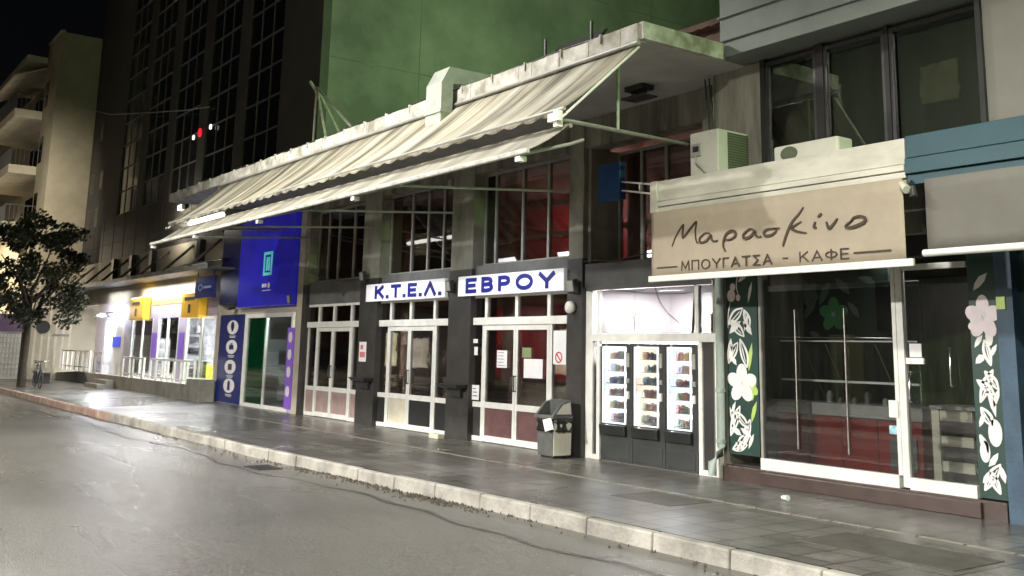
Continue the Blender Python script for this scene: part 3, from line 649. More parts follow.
MB().tube([(-24.5, -2.55, 5.66), (-9.15, -2.55, 5.66)], .035, 8).build('top_bar', alu_g, aw)
for x in (-24.45, -9.2):
    MB().tube([(x - 1.3, -.3, 4.84), (x, -3.84, 4.46)], .028, 8).build('arm', alu_g, aw)
    MB().tube([(x - .46, -2.45, 4.6), (x - .46, -2.45, 5.74)], .022, 8).build('hanger', M('worn_paint', (.3, .35, .25), .6, .3, 8) if x > -10 else alu_g, aw)
    MB().tube([(x, -2.5, 5.62), (x, -3.79, 4.46)], .018, 8).build('side_rail', bar_white, aw)
MB().box(-9.24, -9.16, -3.86, -3.78, 4.36, 4.56).box(-9.3, -9.1, -3.9, -3.84, 4.42, 4.52).build('end_cap', bar_white, aw)
al = thing('retractable_awning', 'lower half-rolled awning with a long white front bar over the station doors', 'awning', (-16.5, -3.6, 4.3))
vs = []; fs = []
for i in range(N + 1):
    t0 = i / N
    for j in range(5):
        t_ = j / 4; x = (-24.1 + (14.9 * t0)) * (1) + 0
        vs.append((x, -3.64 - .62 * t_, 4.42 - .4 * t_ - .03 * math.sin(math.pi * t_) + .006 * math.sin(x * 6)))
for i in range(N):
    for j in range(4): a = i * 5 + j; fs.append((a, a + 1, a + 6, a + 5))
o = MB().add(vs, fs, 0, True).build('canvas', canvas_low, al); so = o.modifiers.new('s', 'SOLIDIFY'); so.thickness = .008
MB().box(-24.0, -9.15, -4.32, -4.26, 3.97, 4.035).build('front_bar', alu_g2, al, bevel=.015)
MB().tube([(-24.1, -3.62, 4.41), (-9.2, -3.62, 4.41)], .03, 10).build('roller', canvas_low, al)
for x in (-23.9, -20.9, -17.4, -13.6, -9.35):
    MB().tube([(x, -3.3 if x > -10 else -.1, 4.3 if x > -10 else 4.5), (x, -3.5, 4.22), (x, -4.28, 3.98)], .022, 8).build('arm', alu_g, al)
    MB().box(x - .05, x + .05, -4.3, -4.2, 3.9, 3.96).build('joint', bar_white, al)
fl = thing('fluorescent_lamp', 'long fluorescent lamp glowing below the left end of the striped awning', 'lamp', (-25.5, -3.0, 4.7))
MB().tube([(-25.3, -3.0, 4.72), (-22.9, -3.0, 4.72)], .05, 10).build('tube', tube_m, fl); MB().box(-25.35, -22.85, -3.04, -2.96, 4.78, 4.84).build('housing', alu, fl)
for x in (-25, -23.2): MB().tube([(x, -3.0, 4.84), (x, -2.35, 5.72)], .008, 5).build('hanger', dkm, fl)
sl_ = thing('soffit_lamp', 'unlit dark lantern fixed under the concrete canopy near its right end', 'lamp', (-10.9, -.9, 5.6))
MB().box(-11.15, -10.75, -1.0, -.75, 5.66, 5.74).box(-11.2, -10.7, -1.03, -.72, 5.54, 5.57).build('cage', dkm, sl_, bevel=.01)
MB().tube([(-11.1, -.88, 5.57), (-11.1, -.88, 5.66)], .01, 6).tube([(-10.8, -.88, 5.57), (-10.8, -.88, 5.66)], .01, 6).build('rod', dkm, sl_)

for k, (x0, x1, z0, z1, lab) in enumerate(((-24.3, -21.2, 3.62, 3.3, 'thin black cable sagging over the grey band above the leftmost doors'), (-13.15, -10.4, 3.24, 3.5, 'thin black cable sagging above the dark shutter box'), (-20.4, -17.5, 5.1, 5.15, 'thin black cable along the top of the middle upper window'))):
    t = thing('facade_cable', lab, 'cable', ((x0 + x1) / 2, -.1, z0))
    MB().tube([(x0 + (x1 - x0) * i / 8, -.11, z0 + (z1 - z0) * i / 8 - .12 * math.sin(math.pi * i / 8) + .02 * math.sin(i * 2.1)) for i in range(9)], .011, 5).build('cable_run', dkm, t)
    MB().box(x1 - .06, x1 + .06, -.15, -.07, z1 - .06, z1 + .06).build('junction_box', alu_g, t)
# rooftop things
du = thing('exhaust_duct', 'grey galvanised duct rising through the awning and bending over the roof', 'duct', (-13.7, -2.8, 5.2))
q = MB(); q.box(-13.98, -13.5, -2.85, -2.63, 5.0, 6.0)
q.hexa([(-13.98, -2.85, 6.0), (-13.5, -2.85, 6.0), (-13.5, -2.63, 6.0), (-13.98, -2.63, 6.0)], [(-13.98, -2.7, 6.28), (-13.5, -2.7, 6.28), (-13.5, -2.5, 6.02), (-13.98, -2.5, 6.02)])
q.hexa([(-13.98, -2.7, 6.28), (-13.98, -2.5, 6.02), (-13.5, -2.5, 6.02), (-13.5, -2.7, 6.28)][::-1], [(-13.98, -2.0, 6.28), (-13.98, -2.0, 6.04), (-13.5, -2.0, 6.04), (-13.5, -2.0, 6.28)][::-1])
q.box(-13.98, -13.5, -2.0, .6, 6.04, 6.28)
q.build('duct_run', duct_m, du)
MB().box(-14.0, -13.48, -2.87, -2.61, 5.5, 5.54).box(-14.0, -13.48, -1.52, -1.48, 6.02, 6.3).build('flange', duct_m, du)
mt = thing('roof_mast', 'thin metal tripod mast standing on the station roof before green wall', 'mast', (-20.2, -1.8, 5.92))
ap = (-20.5, -1.9, 7.5)
for (e_) in ((-21.2, -1.6, 5.9), (-20.3, -1.0, 5.9), (-19.3, -2.1, 5.9), (-18.1, -1.9, 5.9)): MB().tube([ap, e_], .03, 6).build('leg', M('rusty_pole', (.25, .25, .2), .5, .3, 8), mt)
MB().tube([(-20.5, -1.9, 7.4), (-20.65, -2.0, 7.65)], .035, 6).build('tip', alu_g, mt)
rf = thing('roof_frame', 'black rectangular frame with a tilted panel on the roof behind the duct', 'frame', (-13.4, .2, 5.92))
MB().hexa([(-12.9, -1.2, 6.5), (-11.7, -1.2, 6.5), (-11.7, -1.15, 6.5), (-12.9, -1.15, 6.5)], [(-12.9, -.9, 6.85), (-11.7, -.9, 6.85), (-11.7, -.85, 6.85), (-12.9, -.85, 6.85)]).build('panel', dkm, rf)
for x in (-12.9, -11.7): MB().tube([(x, -1.2, 5.9), (x, -1.2, 6.9)], .03, 6).build('post', dkm, rf)
tr = thing('lean_to_roof', 'small rusty brown corrugated roof behind the canopy next to cafe building', 'roof', (-11.2, 1.5, 5.92))
q = MB()
for i in range(16):
    x0 = -12.0 + i * .11; q.hexa([(x0, .4, 6.9), (x0 + .11, .4, 6.9 + .02 * (i % 2)), (x0 + .11, 3, 6.9), (x0, 3, 6.9)], [(x0, .4, 7.0), (x0 + .11, .4, 7.0), (x0 + .11, 3, 7.6), (x0, 3, 7.6)])
q.build('roof_sheet', wood_b, tr); MB().box(-11.9, -10.35, .6, 3, 5.92, 6.9).build('wall', wood_b, tr)
cb = thing('roof_cable', 'thin black cable running along the top of canopy edge', 'cable', (-18, -2.4, 5.95))
pts = [(-28.5 + i * .8, -2.42 + .03 * math.sin(i * 1.7), 5.99 + .02 * math.sin(i * 2.3)) for i in range(25)]
MB().tube(pts, .013, 5).build('cable_run', dkm, cb)

# ------------------------------------------------------------------ the tower
tw = thing('office_tower', 'tall dark office tower with black window strips and blank green lit side wall', 'building', (-37, 6, 0))
q = MB(); q.box(-50.4, -24.6, .25, 17, 5.9, 22.5).build('core_wall', green_wall, tw)
wx = [(-28.78 - 3.63 * k) for k in range(5)]
q = MB(); edges = [-24.6]
for c in wx: edges += [c + 1.42, c - 1.42]
edges += [-50.4]
for i in range(0, len(edges), 2): q.box(edges[i + 1], edges[i], 0, .25, 7.05, 22.5)
q.box(-50.4, -24.6, 0, .25, 5.2, 7.05).box(-50.4, -24.6, 0.004, .246, 21.2, 22.5)
q.build('facade_wall', tower_m, tw)
pl = MB()
for z in (5.9, 6.6): pl.box(-50.4, -24.6, -.012, 0, z, z + .02)
for i in range(15): pl.box(-50 + i * 1.7, -49.98 + i * 1.7, -.012, 0, 5.2, 7.0)
pl.build('cladding_joint', M('joint_dark', (.06, .055, .05), .8), tw)
proto = None
for c in wx:
    for r_ in range(14):
        z = 7.1 + r_ * 1.01
        if proto is None:
            f = MB(); f.box(c - 1.42, c + 1.42, .03, .07, z - .02, z + .02).box(c - .49, c - .47, .04, .07, z + .03, z + .98).box(c + .47, c + .49, .04, .07, z + .03, z + .98)
            proto = f.build('window', mull, tw); pane0 = MB().box(c - 1.42, c + 1.42, .07, .1, z + .0, z + 1.0).build('pane', win_blk, proto); pc, pz = c, z; pms = [pane0.data, pane0.data]
            for cc_ in ((.014, .014, .015), (.03, .027, .022)): me_ = pane0.data.copy(); me_.materials[0] = M('window_tint', cc_, .2, .4, 1); pms.append(me_)
        else:
            o = proto.copy(); COL.objects.link(o); o.parent = tw; o.location = (c - pc, 0, z - pz)
            ch = pane0.copy(); ch.data = random.choice(pms); COL.objects.link(ch); ch.parent = o
for (x, z) in ((-49.7, 6.9), (-48.2, 6.9), (-47.9, 8.6), (-49.6, 8.6), (-48.6, 11)):
    f = MB().box(x - .3, x + .3, -.02, .03, z, z + .9).build('small_window', mull, tw); MB().box(x - .24, x + .24, -.03, -.02, z + .06, z + .84).build('pane', win_blk, f)
gj = MB()
for z in (9.6, 13.4): gj.box(-24.6, -24.588, .3, 17, z, z + .03)
for y_ in (3.1, 7.6, 12.4): gj.box(-24.6, -24.587, y_, y_ + .012, 5.9, 22)
gj.build('render_joint', M('joint_green_dark', (.15, .15, .13), .8, .3, 1), tw)
# ground floor of the tower: blue shop bay
g = MB(); g.box(-31.0, -30.85, -.1, 1.5, 0, 5.2).box(-24.95, -24.62, -.12, .6, 0, 5.7).box(-30.85, -24.95, -.04, .3, 2.62, 2.78)
g.box(-50.4, -31.0, 0, .3, 3.35, 5.2)
g.build('ground_floor_wall', beige_l, tw)
MB().box(-30.85, -24.95, 2.4, 2.5, 0, 2.7).build('shop_back_wall', M('shop_back', (.35, .37, .4), .6), tw)
MB().box(-31, -24.62, .3, 3, 2.8, 2.9).box(-30.85, -24.95, .3, 3, 5.1, 5.2).build('shop_ceiling', shopwall, tw)
MB().box(-30.8, -28.75, -.02, .03, 0.02, 2.62).box(-28.75, -28.6, -.05, .04, 0, 2.62, 1).build('banner_wall', [navy_d, alu], tw)
f = MB(); f.box(-28.6, -25.35, -.03, .04, 0, .1).box(-28.6, -25.35, -.03, .04, 2.5, 2.62).box(-27.2, -27.12, -.03, .04, .1, 2.5).box(-25.45, -25.35, -.03, .04, .1, 2.5)
sf = f.build('shop_front', alu, tw); MB().box(-28.6, -25.45, 0, .006, .1, 2.5).build('pane', glass_sh, sf)
for (a, c, z0, z1) in ((-27.9, -26.3, .15, .9), (-27.05, -25.6, 1.9, 2.45), (-26.4, -25.7, 1.2, 1.6)): MB().box(a, c, .05 + .01 * z0, .06 + .01 * z0, z0, z1).build('white_sheet', paper, sf)
lamp('AREA', 'blue_shop_light', (-27, .9, 2.7), (-27, .4, 0), 420, (.95, 1, .98), .8)
q = thing('green_vinyl_panel', 'tall green vinyl panel with faint round icons inside the shop glass', 'panel', (-28.1, .02, .1))
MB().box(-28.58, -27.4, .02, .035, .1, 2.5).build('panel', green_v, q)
ic = MB()
for z in (.55, 1.1, 1.6, 2.15):
    for k in range(16):
        a, b_ = 2 * math.pi * k / 16, 2 * math.pi * (k + 1) / 16
        ic.poly([(-27.85 + .22 * math.cos(a), z + .17 * math.sin(a)), (-27.85 + .22 * math.cos(b_), z + .17 * math.sin(b_)), (-27.85 + .17 * math.cos(b_), z + .13 * math.sin(b_)), (-27.85 + .17 * math.cos(a), z + .13 * math.sin(a))], .012, .018)
ic.build('icon', M('pale_green_print', (.08, .32, .2), .5, emit=.08), q)
q = thing('purple_vinyl_panel', 'narrow purple panel with white circles beside the shop door', 'panel', (-25.15, -.13, .1))
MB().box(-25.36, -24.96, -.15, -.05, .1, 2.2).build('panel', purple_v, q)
ic = MB(); [ic.disc(-25.16, z, .12, -.158, -.15, 0, 18, .14) for z in (.55, 1.05, 1.5, 1.95)]; ic.build('icon', white_p, q)
# blue billboard and icon banner
q = thing('blue_billboard', 'large glossy royal blue panel with green square emblem above the shop', 'billboard', (-27, -.1, 2.8))
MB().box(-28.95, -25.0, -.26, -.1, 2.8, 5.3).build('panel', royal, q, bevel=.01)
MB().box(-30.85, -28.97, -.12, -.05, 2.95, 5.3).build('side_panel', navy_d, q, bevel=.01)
em = MB()
ex, ez = -26.75, 3.98
em.box(ex - .3, ex + .3, -.275, -.262, ez + .25, ez + .33).box(ex - .3, ex + .3, -.275, -.262, ez - .33, ez - .25).box(ex - .3, ex - .22, -.275, -.262, ez - .25, ez + .25).box(ex + .22, ex + .3, -.275, -.262, ez - .25, ez + .25).box(ex - .1, ex - .02, -.275, -.262, ez - .2, ez + .18).box(ex + .06, ex + .14, -.275, -.262, ez - .2, ez + .18).box(ex - .1, ex + .14, -.275, -.262, ez + .1, ez + .18)
em.build('emblem', M('teal_emblem', (.1, .5, .42), .4, emit=.2), q)
em = MB(); em.box(ex - .33, ex - .2, -.27, -.262, 3.32, 3.42).box(ex - .15, ex - .02, -.27, -.262, 3.32, 3.42).disc(ex + .15, 3.37, .08, -.27, -.262).box(ex - .3, ex + .3, -.27, -.262, 3.22, 3.25); em.build('print', white_p, q)
q = thing('icon_banner', 'tall navy panel with four white round icons beside the shop door', 'banner', (-29.7, -.05, .02))
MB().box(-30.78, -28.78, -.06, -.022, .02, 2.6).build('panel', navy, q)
for i, z in enumerate((.52, 1.07, 1.66, 2.24)):
    d = MB().disc(-29.68, z, .45, -.068, -.06, 0, 24, .21).build('icon_disc', white_p, q)
    e = MB()
    if i == 3: e.disc(-29.68, z + .04, .13, -.075, -.068).box(-29.74, -29.62, -.075, -.068, z - .12, z)
    elif i == 2: e.box(-29.85, -29.5, -.075, -.068, z - .08, z + .06).box(-29.75, -29.6, -.075, -.068, z + .07, z + .11)
    elif i == 1: e.box(-29.83, -29.53, -.075, -.068, z - .09, z + .09)
    else: e.disc(-29.68, z + .05, .1, -.075, -.068).box(-29.78, -29.58, -.075, -.068, z - .13, z - .02)
    e.build('icon_mark', navy_d, d)
    MB().box(-29.95, -29.4, -.064, -.06, z - .27, z - .25).box(-29.9, -29.45, -.064, -.06, z - .31, z - .29).build('caption', white_p, q)
cc = thing('security_camera', 'small dark security camera above the navy icon banner', 'camera', (-29.4, -.2, 2.85))
MB().tube([(-29.3, -.4, 2.82), (-29.3, -.2, 2.86)], [.1, .09], 10).build('camera_body', dkm, cc); MB().tube([(-29.3, -.25, 2.87), (-29.3, -.05, 2.92)], .025, 6).build('bracket', dkm, cc)
floodlight(-25.1, -.12, 2.95, 'black floodlight on the white strip right of the blue billboard')
# patch light on tower wall above the left shop canopy
wl = thing('wall_floodlight', 'glowing white floodlight on the tower wall above the left canopy', 'floodlight', (-35.3, -.1, 6.2))
MB().box(-35.45, -35.0, -.24, -.12, 6.35, 6.55).build('housing', alu, wl, bevel=.01); MB().box(-35.43, -35.02, -.25, -.241, 6.37, 6.53).build('lens', M('warm_lit_lens', (1, .93, .7), .4, 0, 1, emit=1.6), wl); MB().box(-35.3, -35.2, -.12, 0, 6.4, 6.5).build('bracket', dkm, wl)
lamp('AREA', 'wall_flood', (-35.2, -.9, 5.9), (-35.2, .2, 6.2), 45, (1, .93, .75), .4)
rs = thing('red_disc_cluster', 'tiny red glowing disc between two white ones on tower facade', 'light', (-34, -.05, 9))
MB().disc(-34.3, 9.02, .16, -.06, -.02).build('red_disc', M('red_lit', (1, .03, .05), .4, 0, 1, emit=.5), rs)  # small glowing discs set just off the facade
for x in (-34.95, -33.2): MB().disc(x, 8.95 + (x + 35) * .05, .09, -.06, -.02).build('white_disc', M('white_lit', (1, .9, .9), .4, 0, 1, emit=1.2), rs)
# ------------------------------------------------------------------ raised shop on the left (ground floor of tower)
ls = thing('corner_shop', 'brightly lit shop front with yellow signs on a raised terrace', 'shop', (-38, 0, 0))
MB().box(-46, -31.0, 0, 4, -.05, .45).box(-46, -31.2, -.5, 0, -.05, .45).build('terrace', terr, ls)
MB().box(-46.5, -31.2, -.6, -.5, -.05, .47).build('terrace_wall', ramp_m, ls, bevel=.01)
MB().box(-31.9, -30.7, -.62, -.12, -.05, .66).build('end_block', ramp_m, ls, bevel=.02)
for i in range(2): MB().box(-42.3, -40.4, -.9 - .3 * i, -.6 - .3 * i, -.05, .3 - .15 * i).build('step', ramp_m, ls, bevel=.01)
wl_ = MB(); wl_.box(-46, -31, 3.6, 3.7, .45, 3.3).box(-31.15, -31.02, .3, 3.6, .45, 3.3).box(-46, -31, .1, 3.7, 3.3, 3.34)
wl_.build('room_wall', shopwall, ls)
fw_ = MB(); fw_.box(-46.2, -31.0, -.03, .1, 2.62, 3.35); fw_.box(-41.7, -40.7, -.03, .1, .45, 2.62).box(-46.2, -44.7, -.03, .1, .45, 2.62).box(-37.9, -37.3, -.03, .1, .45, 2.62).box(-34.9, -34.15, -.03, .1, .45, 2.62)
fw_.build('front_wall', lilac, ls)
MB().box(-44.7, -41.7, -.02, .08, .45, 2.62).build('white_door', shopwall, ls); 
MB().box(-43.3, -42.2, -.05, -.02, 1.55, 1.95).build('blue_label', M('blue_sq', (.02, .06, .8), .5, 0, 1, emit=.3), ls)
for x in (-40.7, -39.3, -37.95, -37.25, -36.2, -34.95, -34.1, -32.6, -31.2): MB().box(x - .05, x + .05, -.03, .05, .45, 2.62).build('window_post', alu, ls)
for (a, c) in ((-40.7, -37.9), (-37.3, -34.9), (-34.1, -31.1)): MB().box(a, c, 0, .006, .45, 2.62).build('pane', glass_sh, ls)
MB().box(-32.9, -32.3, .6, .65, .46, 2.6).build('teal_panel', teal, ls)
for (a, c) in ((-37.9, -37.3), (-34.8, -34.25)): MB().box(a, c, -.05, -.032, 1.2, 2.1).build('purple_print', purple_v, ls)
MB().box(-40.5, -39.4, .7, 1.1, .46, 1.9).build('display_cabinet', M('grey_cab', (.55, .52, .52), .5), ls)
pr = MB()
for i in range(16):
    x = -37.0 + random.random() * 1.9; z = .6 + random.randint(0, 4) * .38; pr.box(x, x + .22, .9, 1.2, z, z + .24)
for z in (.56, .94, 1.32, 1.7, 2.08): pr.box(-37.2, -35, .85, 1.3, z, z + .03)
o = pr.build('stocked_shelf', M('shelf_goods', (.5, .47, .5), .5, .6, 9), ls)
for x, l_ in ((-33.55, 'bright yellow box on the shop floor behind the glass, nearer the purple print'), (-31.95, 'bright yellow box on the shop floor behind glass, nearer the navy banner')):
    t = thing('yellow_box', l_, 'box', (x, .5, .46)); MB().box(x - .4, x + .35, .4, .7, .46, 1.05).build('box_body', yellow_l, t, bevel=.02); MB().box(x - .2, x + .1, .5, .6, 1.05, 1.2).build('goods', dkm, t)
for x, l_ in ((-39.2, 'yellow wall sign with dark letter i, nearer the white door'), (-33.0, 'yellow wall sign with dark letter i, beside the small blue sign')):
    t = thing('yellow_sign', l_, 'sign', (x, -.1, 2.6), 'yellow signs over the shop windows')
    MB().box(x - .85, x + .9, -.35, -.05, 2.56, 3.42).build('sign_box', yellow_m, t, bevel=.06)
    MB().box(x - .1, x + .12, -.36, -.352, 2.72, 3.0).box(x - .5, x + .5, -.36, -.352, 3.14, 3.24).build('lettering', dkm, t)
MB().box(-38.2, -34.1, -.045, -.031, 3.1, 3.32).build('orange_strip', M('orange_strip', (.55, .33, .12), .5, .3, 3), ls)
t = thing('blue_projecting_sign', 'small navy sign with pale ring and word hanging under the left canopy', 'sign', (-32, -.5, 3.1))
MB().box(-32.1, -30.35, -.5, -.42, 3.15, 3.82).build('panel', navy, t, bevel=.01)
q = MB()
for k in range(14):
    a, b_ = 2 * math.pi * k / 14, 2 * math.pi * (k + 1) / 14
    q.poly([(-31.6 + .2 * math.cos(a), 3.48 + .11 * math.sin(a)), (-31.6 + .2 * math.cos(b_), 3.48 + .11 * math.sin(b_)), (-31.6 + .14 * math.cos(b_), 3.48 + .07 * math.sin(b_)), (-31.6 + .14 * math.cos(a), 3.48 + .07 * math.sin(a))], -.508, -.5)
q.box(-31.3, -30.6, -.508, -.5, 3.44, 3.52); q.build('emblem', M('pale_blue_print', (.3, .4, .7), .5), t)
MB().tube([(-32, -.46, 3.82), (-32, -.46, 4.0)], .02, 6).tube([(-30.5, -.46, 3.82), (-30.5, -.46, 4.0)], .02, 6).build('hanger', dkm, t)
for x, e in ((-43, 700), (-39, 1000), (-36, 1300), (-32.6, 2200)): lamp('AREA', 'shop_light', (x, 1.5, 3.2), (x, 1.3, 0), e, (.95, .97, 1), 1.2)
lamp('AREA', 'canopy_fill', (-36.5, -.5, 3.9), (-36.5, -1.2, 0), 230, (.95, .97, 1), 6, sizey=.2)  # unseen lights added below the canopy to brighten the pavement
lamp('AREA', 'canopy_fill', (-43, -.5, 3.9), (-43, -1.2, 0), 60, (.95, .97, 1), 3, sizey=.2)
lamp('AREA', 'door_light', (-43.2, -.6, 3.1), (-43.2, 0, 1.2), 120, (.85, .9, 1), .3)
t = thing('dome_lamp', 'dark dome lamp on an arm above the glaring white door', 'lamp', (-43, -.5, 2.8))
MB().tube([(-42.9, -.6, 2.86), (-42.9, -.6, 2.72)], [.1, .38], 14).build('lamp_shade', dkm, t); MB().tube([(-42.9, 0, 2.95), (-42.9, -.6, 2.88)], .03, 6).build('arm', dkm, t)
# railings
def rail(x0, x1, n_, label, zb=.47, h=.8, thick=.04, y=-.55, mids=(.0,), mat=bar_white):
    t = thing('railing', label, 'railing', ((x0 + x1) / 2, y, zb))
    for i in range(n_): x = x0 + (x1 - x0) * i / max(1, n_ - 1); MB().box(x - thick, x + thick, y - .03, y + .03, zb, zb + h).build('post', mat, t)
    MB().box(x0 - thick, x1 + thick, y - .035, y + .035, zb + h, zb + h + .06).build('top_rail', mat, t)
    for m_ in mids:
        if m_: MB().box(x0, x1, y - .015, y + .015, zb + m_, zb + m_ + .035).build('mid_rail', mat, t)
rail(-39.6, -36.9, 3, 'short white railing with three thick posts on terrace edge', h=.68, thick=.12, mids=(.12,))
rail(-36.0, -31.4, 8, 'long thin white railing of slim bars before the glowing shop', h=.68, thick=.02, mids=(.1,))
rail(-49.6, -44.6, 7, 'white barred railing at the ramp before the beige wall', zb=.5, h=.8, thick=.07, mids=(.15,))
rail(-43.7, -42.7, 2, 'narrow white railing gate beside glaring white door', zb=.47, h=.8, thick=.06, mids=(.15,))
t = thing('ramp', 'sloping pale ramp rising to the terrace beside the beige wall', 'ramp', (-46, -.8, 0))
MB().hexa([(-52, -.6, -.02), (-46.5, -.6, -.02), (-46.5, -.02, -.02), (-52, -.02, -.02)], [(-52, -.6, .25), (-46.5, -.6, .47), (-46.5, -.02, .47), (-52, -.02, .25)]).build('ramp_slab', ramp_m, t)
# canopy over left shop
cn = thing('metal_canopy', 'dark metal canopy with slanting stay rods over the left shop', 'canopy', (-37, -.8, 3.9))
MB().box(-48.5, -29.7, -1.0, -.02, 3.98, 4.04).build('canopy_sheet', M('dark_canopy_sheet', (.09, .09, .085), .5, .3, 2), cn)
MB().box(-48.6, -29.6, -1.06, -1.0, 3.96, 4.1).build('front_edge', M('edge_metal', (.3, .31, .28), .5, .3, 3), cn)
for i in range(8):
    x = -47.6 + i * 2.7
    MB().tube([(x, 0, 5.05), (x, -1.0, 4.08)], .05, 6).build('stay_rod', M('rod_paint', (.12, .12, .11), .5), cn) if i < 7 else None
    if i in (1, 2, 3, 5): MB().box(x + .9, x + 1.25, -.2, -.01, 4.04, 5.15).build('bracket_post', dkm, cn)
for k in range(4): MB().box(-34.5, -30.2, -.9 + .22 * k, -.82 + .22 * k, 4.14 + .07 * k, 4.17 + .07 * k).build('louvre', bar_white if k % 2 == 0 else dkm, cn)

# ------------------------------------------------------------------ cream apartment building
cr = thing('apartment_building', 'cream apartment building with deep balconies at the dark left end', 'building', (-54, 2, 0))
MB().box(-53.4, -50.5, -1.85, 12, 0.0, 16.45).box(-90, -53.4, -.9, 12, 3.6, 15.6).build('wall', beige_b, cr)
MB().box(-53.45, -50.45, -1.9, -1.7, 16.45, 16.55).build('parapet', beige_b, cr)
for i, z in enumerate((7.2, 10.0, 12.8)):
    s_ = MB().box(-62, -53.4, -3.1, -.9, z - .22, z + .2).build('balcony', beige_l, cr)
    r_ = MB(); r_.box(-62, -53.4, -3.1, -3.05, z + 1.0, z + 1.05).box(-53.45, -53.4, -3.1, -1.85, z + 1.0, z + 1.05)
    for k in range(40): r_.box(-62 + k * .22, -61.98 + k * .22, -3.09, -3.06, z + .2, z + 1.0)
    for k in range(7): r_.box(-53.44, -53.41, -3.05 + k * .2, -3.02 + k * .2, z + .2, z + 1.0)
    r_.build('railing', dkm, s_)
    MB().box(-53.1, -52.4, -1.87, -1.85, z + .3, z + 1.6).build('window', win_blk, cr)
    MB().box(-61, -54, -.93, -.9, z + .2, z + 2.2).build('balcony_door', win_blk, cr)
MB().hexa([(-61, -3.3, 14.6), (-53.5, -3.3, 14.6), (-53.5, -.9, 15.6), (-61, -.9, 15.6)], [(-61, -3.3, 14.7), (-53.5, -3.3, 14.7), (-53.5, -.9, 15.7), (-61, -.9, 15.7)]).build('balcony_awning', beige_l, cr)
MB().box(-62, -53.4, -2.8, -.9, 15.5, 15.8).build('top_slab', beige_l, cr)
q = MB()
for i in range(6): q.box(-50.52 + .0, -50.49, -1.7 + i * .3, -1.6 + i * .3, .5, 4.6)
q.build('wall_rib', beige_l, cr)
MB().box(-90, -53.4, -.9, 0, 0, 3.6).build('ground_floor', beige_l, cr)
# lit ground floor shops far left
for i, (x0, x1, c, e) in enumerate(((-56.2, -55.2, (.75, .8, 1.), 4), (-60.5, -57, (1, .85, .55), 1.2), (-66, -61.5, (.9, .95, 1), 1.5), (-72, -67, (1, .8, .55), 1.0))):
    f = MB().box(x0 - .1, x1 + .1, -.96, -.9, .1, 3.0).build('shop_window', dkm, cr); MB().box(x0, x1, -.98, -.965, .2, 2.9).build('lit_pane', M('lit_shop_glass', c, .3, .5, 1.5, emit=e), f)
MB().box(-54.6, -54.3, -2.0, -1.0, 0, 3.4).build('white_column', bar_white, cr)
lamp('AREA', 'shop_spill', (-58, -1.6, 3.2), (-58, -2.5, 0), 70, (1, .9, .75), 1.5)
lamp('AREA', 'balcony_spill', (-56, -4.5, 4.4), (-56, -2, 9), 90, (1, .88, .66), 1)
t = thing('round_sign', 'small black round sign on the beige wall right of the tree', 'sign', (-50.45, -1.3, 2.2)); 
q = MB(); 
q.tube([(-50.47, -1.35, 2.35), (-50.42, -1.35, 2.35)], .3, 18).build('disc', black_m, t); MB().box(-50.47, -50.44, -.9, -.2, 1.95, 2.05).build('caption', dkm, t)
# kiosk at the far left
kk = thing('street_kiosk', 'white lattice fronted kiosk with purple top at far left edge', 'kiosk', (-50.5, -3.2, 0))
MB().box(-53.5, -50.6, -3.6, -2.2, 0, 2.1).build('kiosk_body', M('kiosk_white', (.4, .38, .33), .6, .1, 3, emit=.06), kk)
MB().box(-53.6, -50.5, -3.7, -2.1, 2.1, 2.9).build('kiosk_top', M('kiosk_purple', (.07, .04, .08), .5, .2, 3), kk)
q = MB()
for k in range(9): q.box(-53.4 + k * .34, -53.34 + k * .34, -3.64, -3.6, .1, 2.0); q.box(-50.6, -50.56, -3.55 + k * .15, -3.5 + k * .15, .1, 2.0)
for k in range(8): q.box(-50.6, -50.55, -3.6, -2.2, .2 + k * .23, .26 + k * .23)
q.build('lattice', alu_g, kk)
# ------------------------------------------------------------------ tree, bicycle, bench
tx, ty = -41.9, -3.55
tree = thing('street_tree', 'small dense dark street tree at the kerb on far left', 'tree', (tx, ty, 0))
tk = MB().tube([(tx, ty, -.02), (tx + .02, ty, .8), (tx - .04, ty + .03, 1.7), (tx, ty, 2.4), (tx + .1, ty, 3.4)], [.17, .13, .12, .12, .07], 10)
for k in range(9):
    a = k * 2.4; r = 1.1 + .6 * random.random(); tk.tube([(tx, ty, 2.0 + .18 * k), (tx + r * .5 * math.cos(a), ty + r * .5 * math.sin(a), 2.6 + .22 * k), (tx + r * math.cos(a), ty + r * math.sin(a), 3.2 + .25 * k)], [.07, .045, .015], 6)
tk.build('trunk', bark, tree)
cl = []
for k in range(66):
    a = random.uniform(0, 6.283); zz = random.uniform(2.3, 6.3); rr = 2.15 * math.sqrt(max(.05, 1 - ((zz - 4.0) / 2.6) ** 2)) * (random.random() ** .5)
    cl.append((tx + rr * math.cos(a), ty + rr * math.sin(a), zz, random.uniform(.25, .62)))
cl += [(tx + 2.6, ty + .9, 2.9, .35), (tx + 2.2, ty + 1.2, 3.2, .5), (tx + 3.0, ty + 1.2, 3.3, .3)]
vs = []; fs = []
for (x, y_, z, r) in cl:
    for _ in range(int(170 * r / .5)):
        d = Vector((random.gauss(0, 1), random.gauss(0, 1), random.gauss(0, 1))).normalized() * r * random.random() ** .45
        p = Vector((x, y_, z)) + Vector((d.x, d.y, d.z * .75)); n_ = Vector((random.gauss(0, 1), random.gauss(0, 1), random.gauss(0, 1))).normalized()
        u = n_.orthogonal().normalized(); v = n_.cross(u); s0 = random.uniform(.05, .12)
        k = len(vs); vs += [p - u * s0, p + v * s0 * .5 + n_ * .01, p + u * s0, p - v * s0 * .5 + n_ * .01]; fs.append((k, k + 1, k + 2, k + 3))
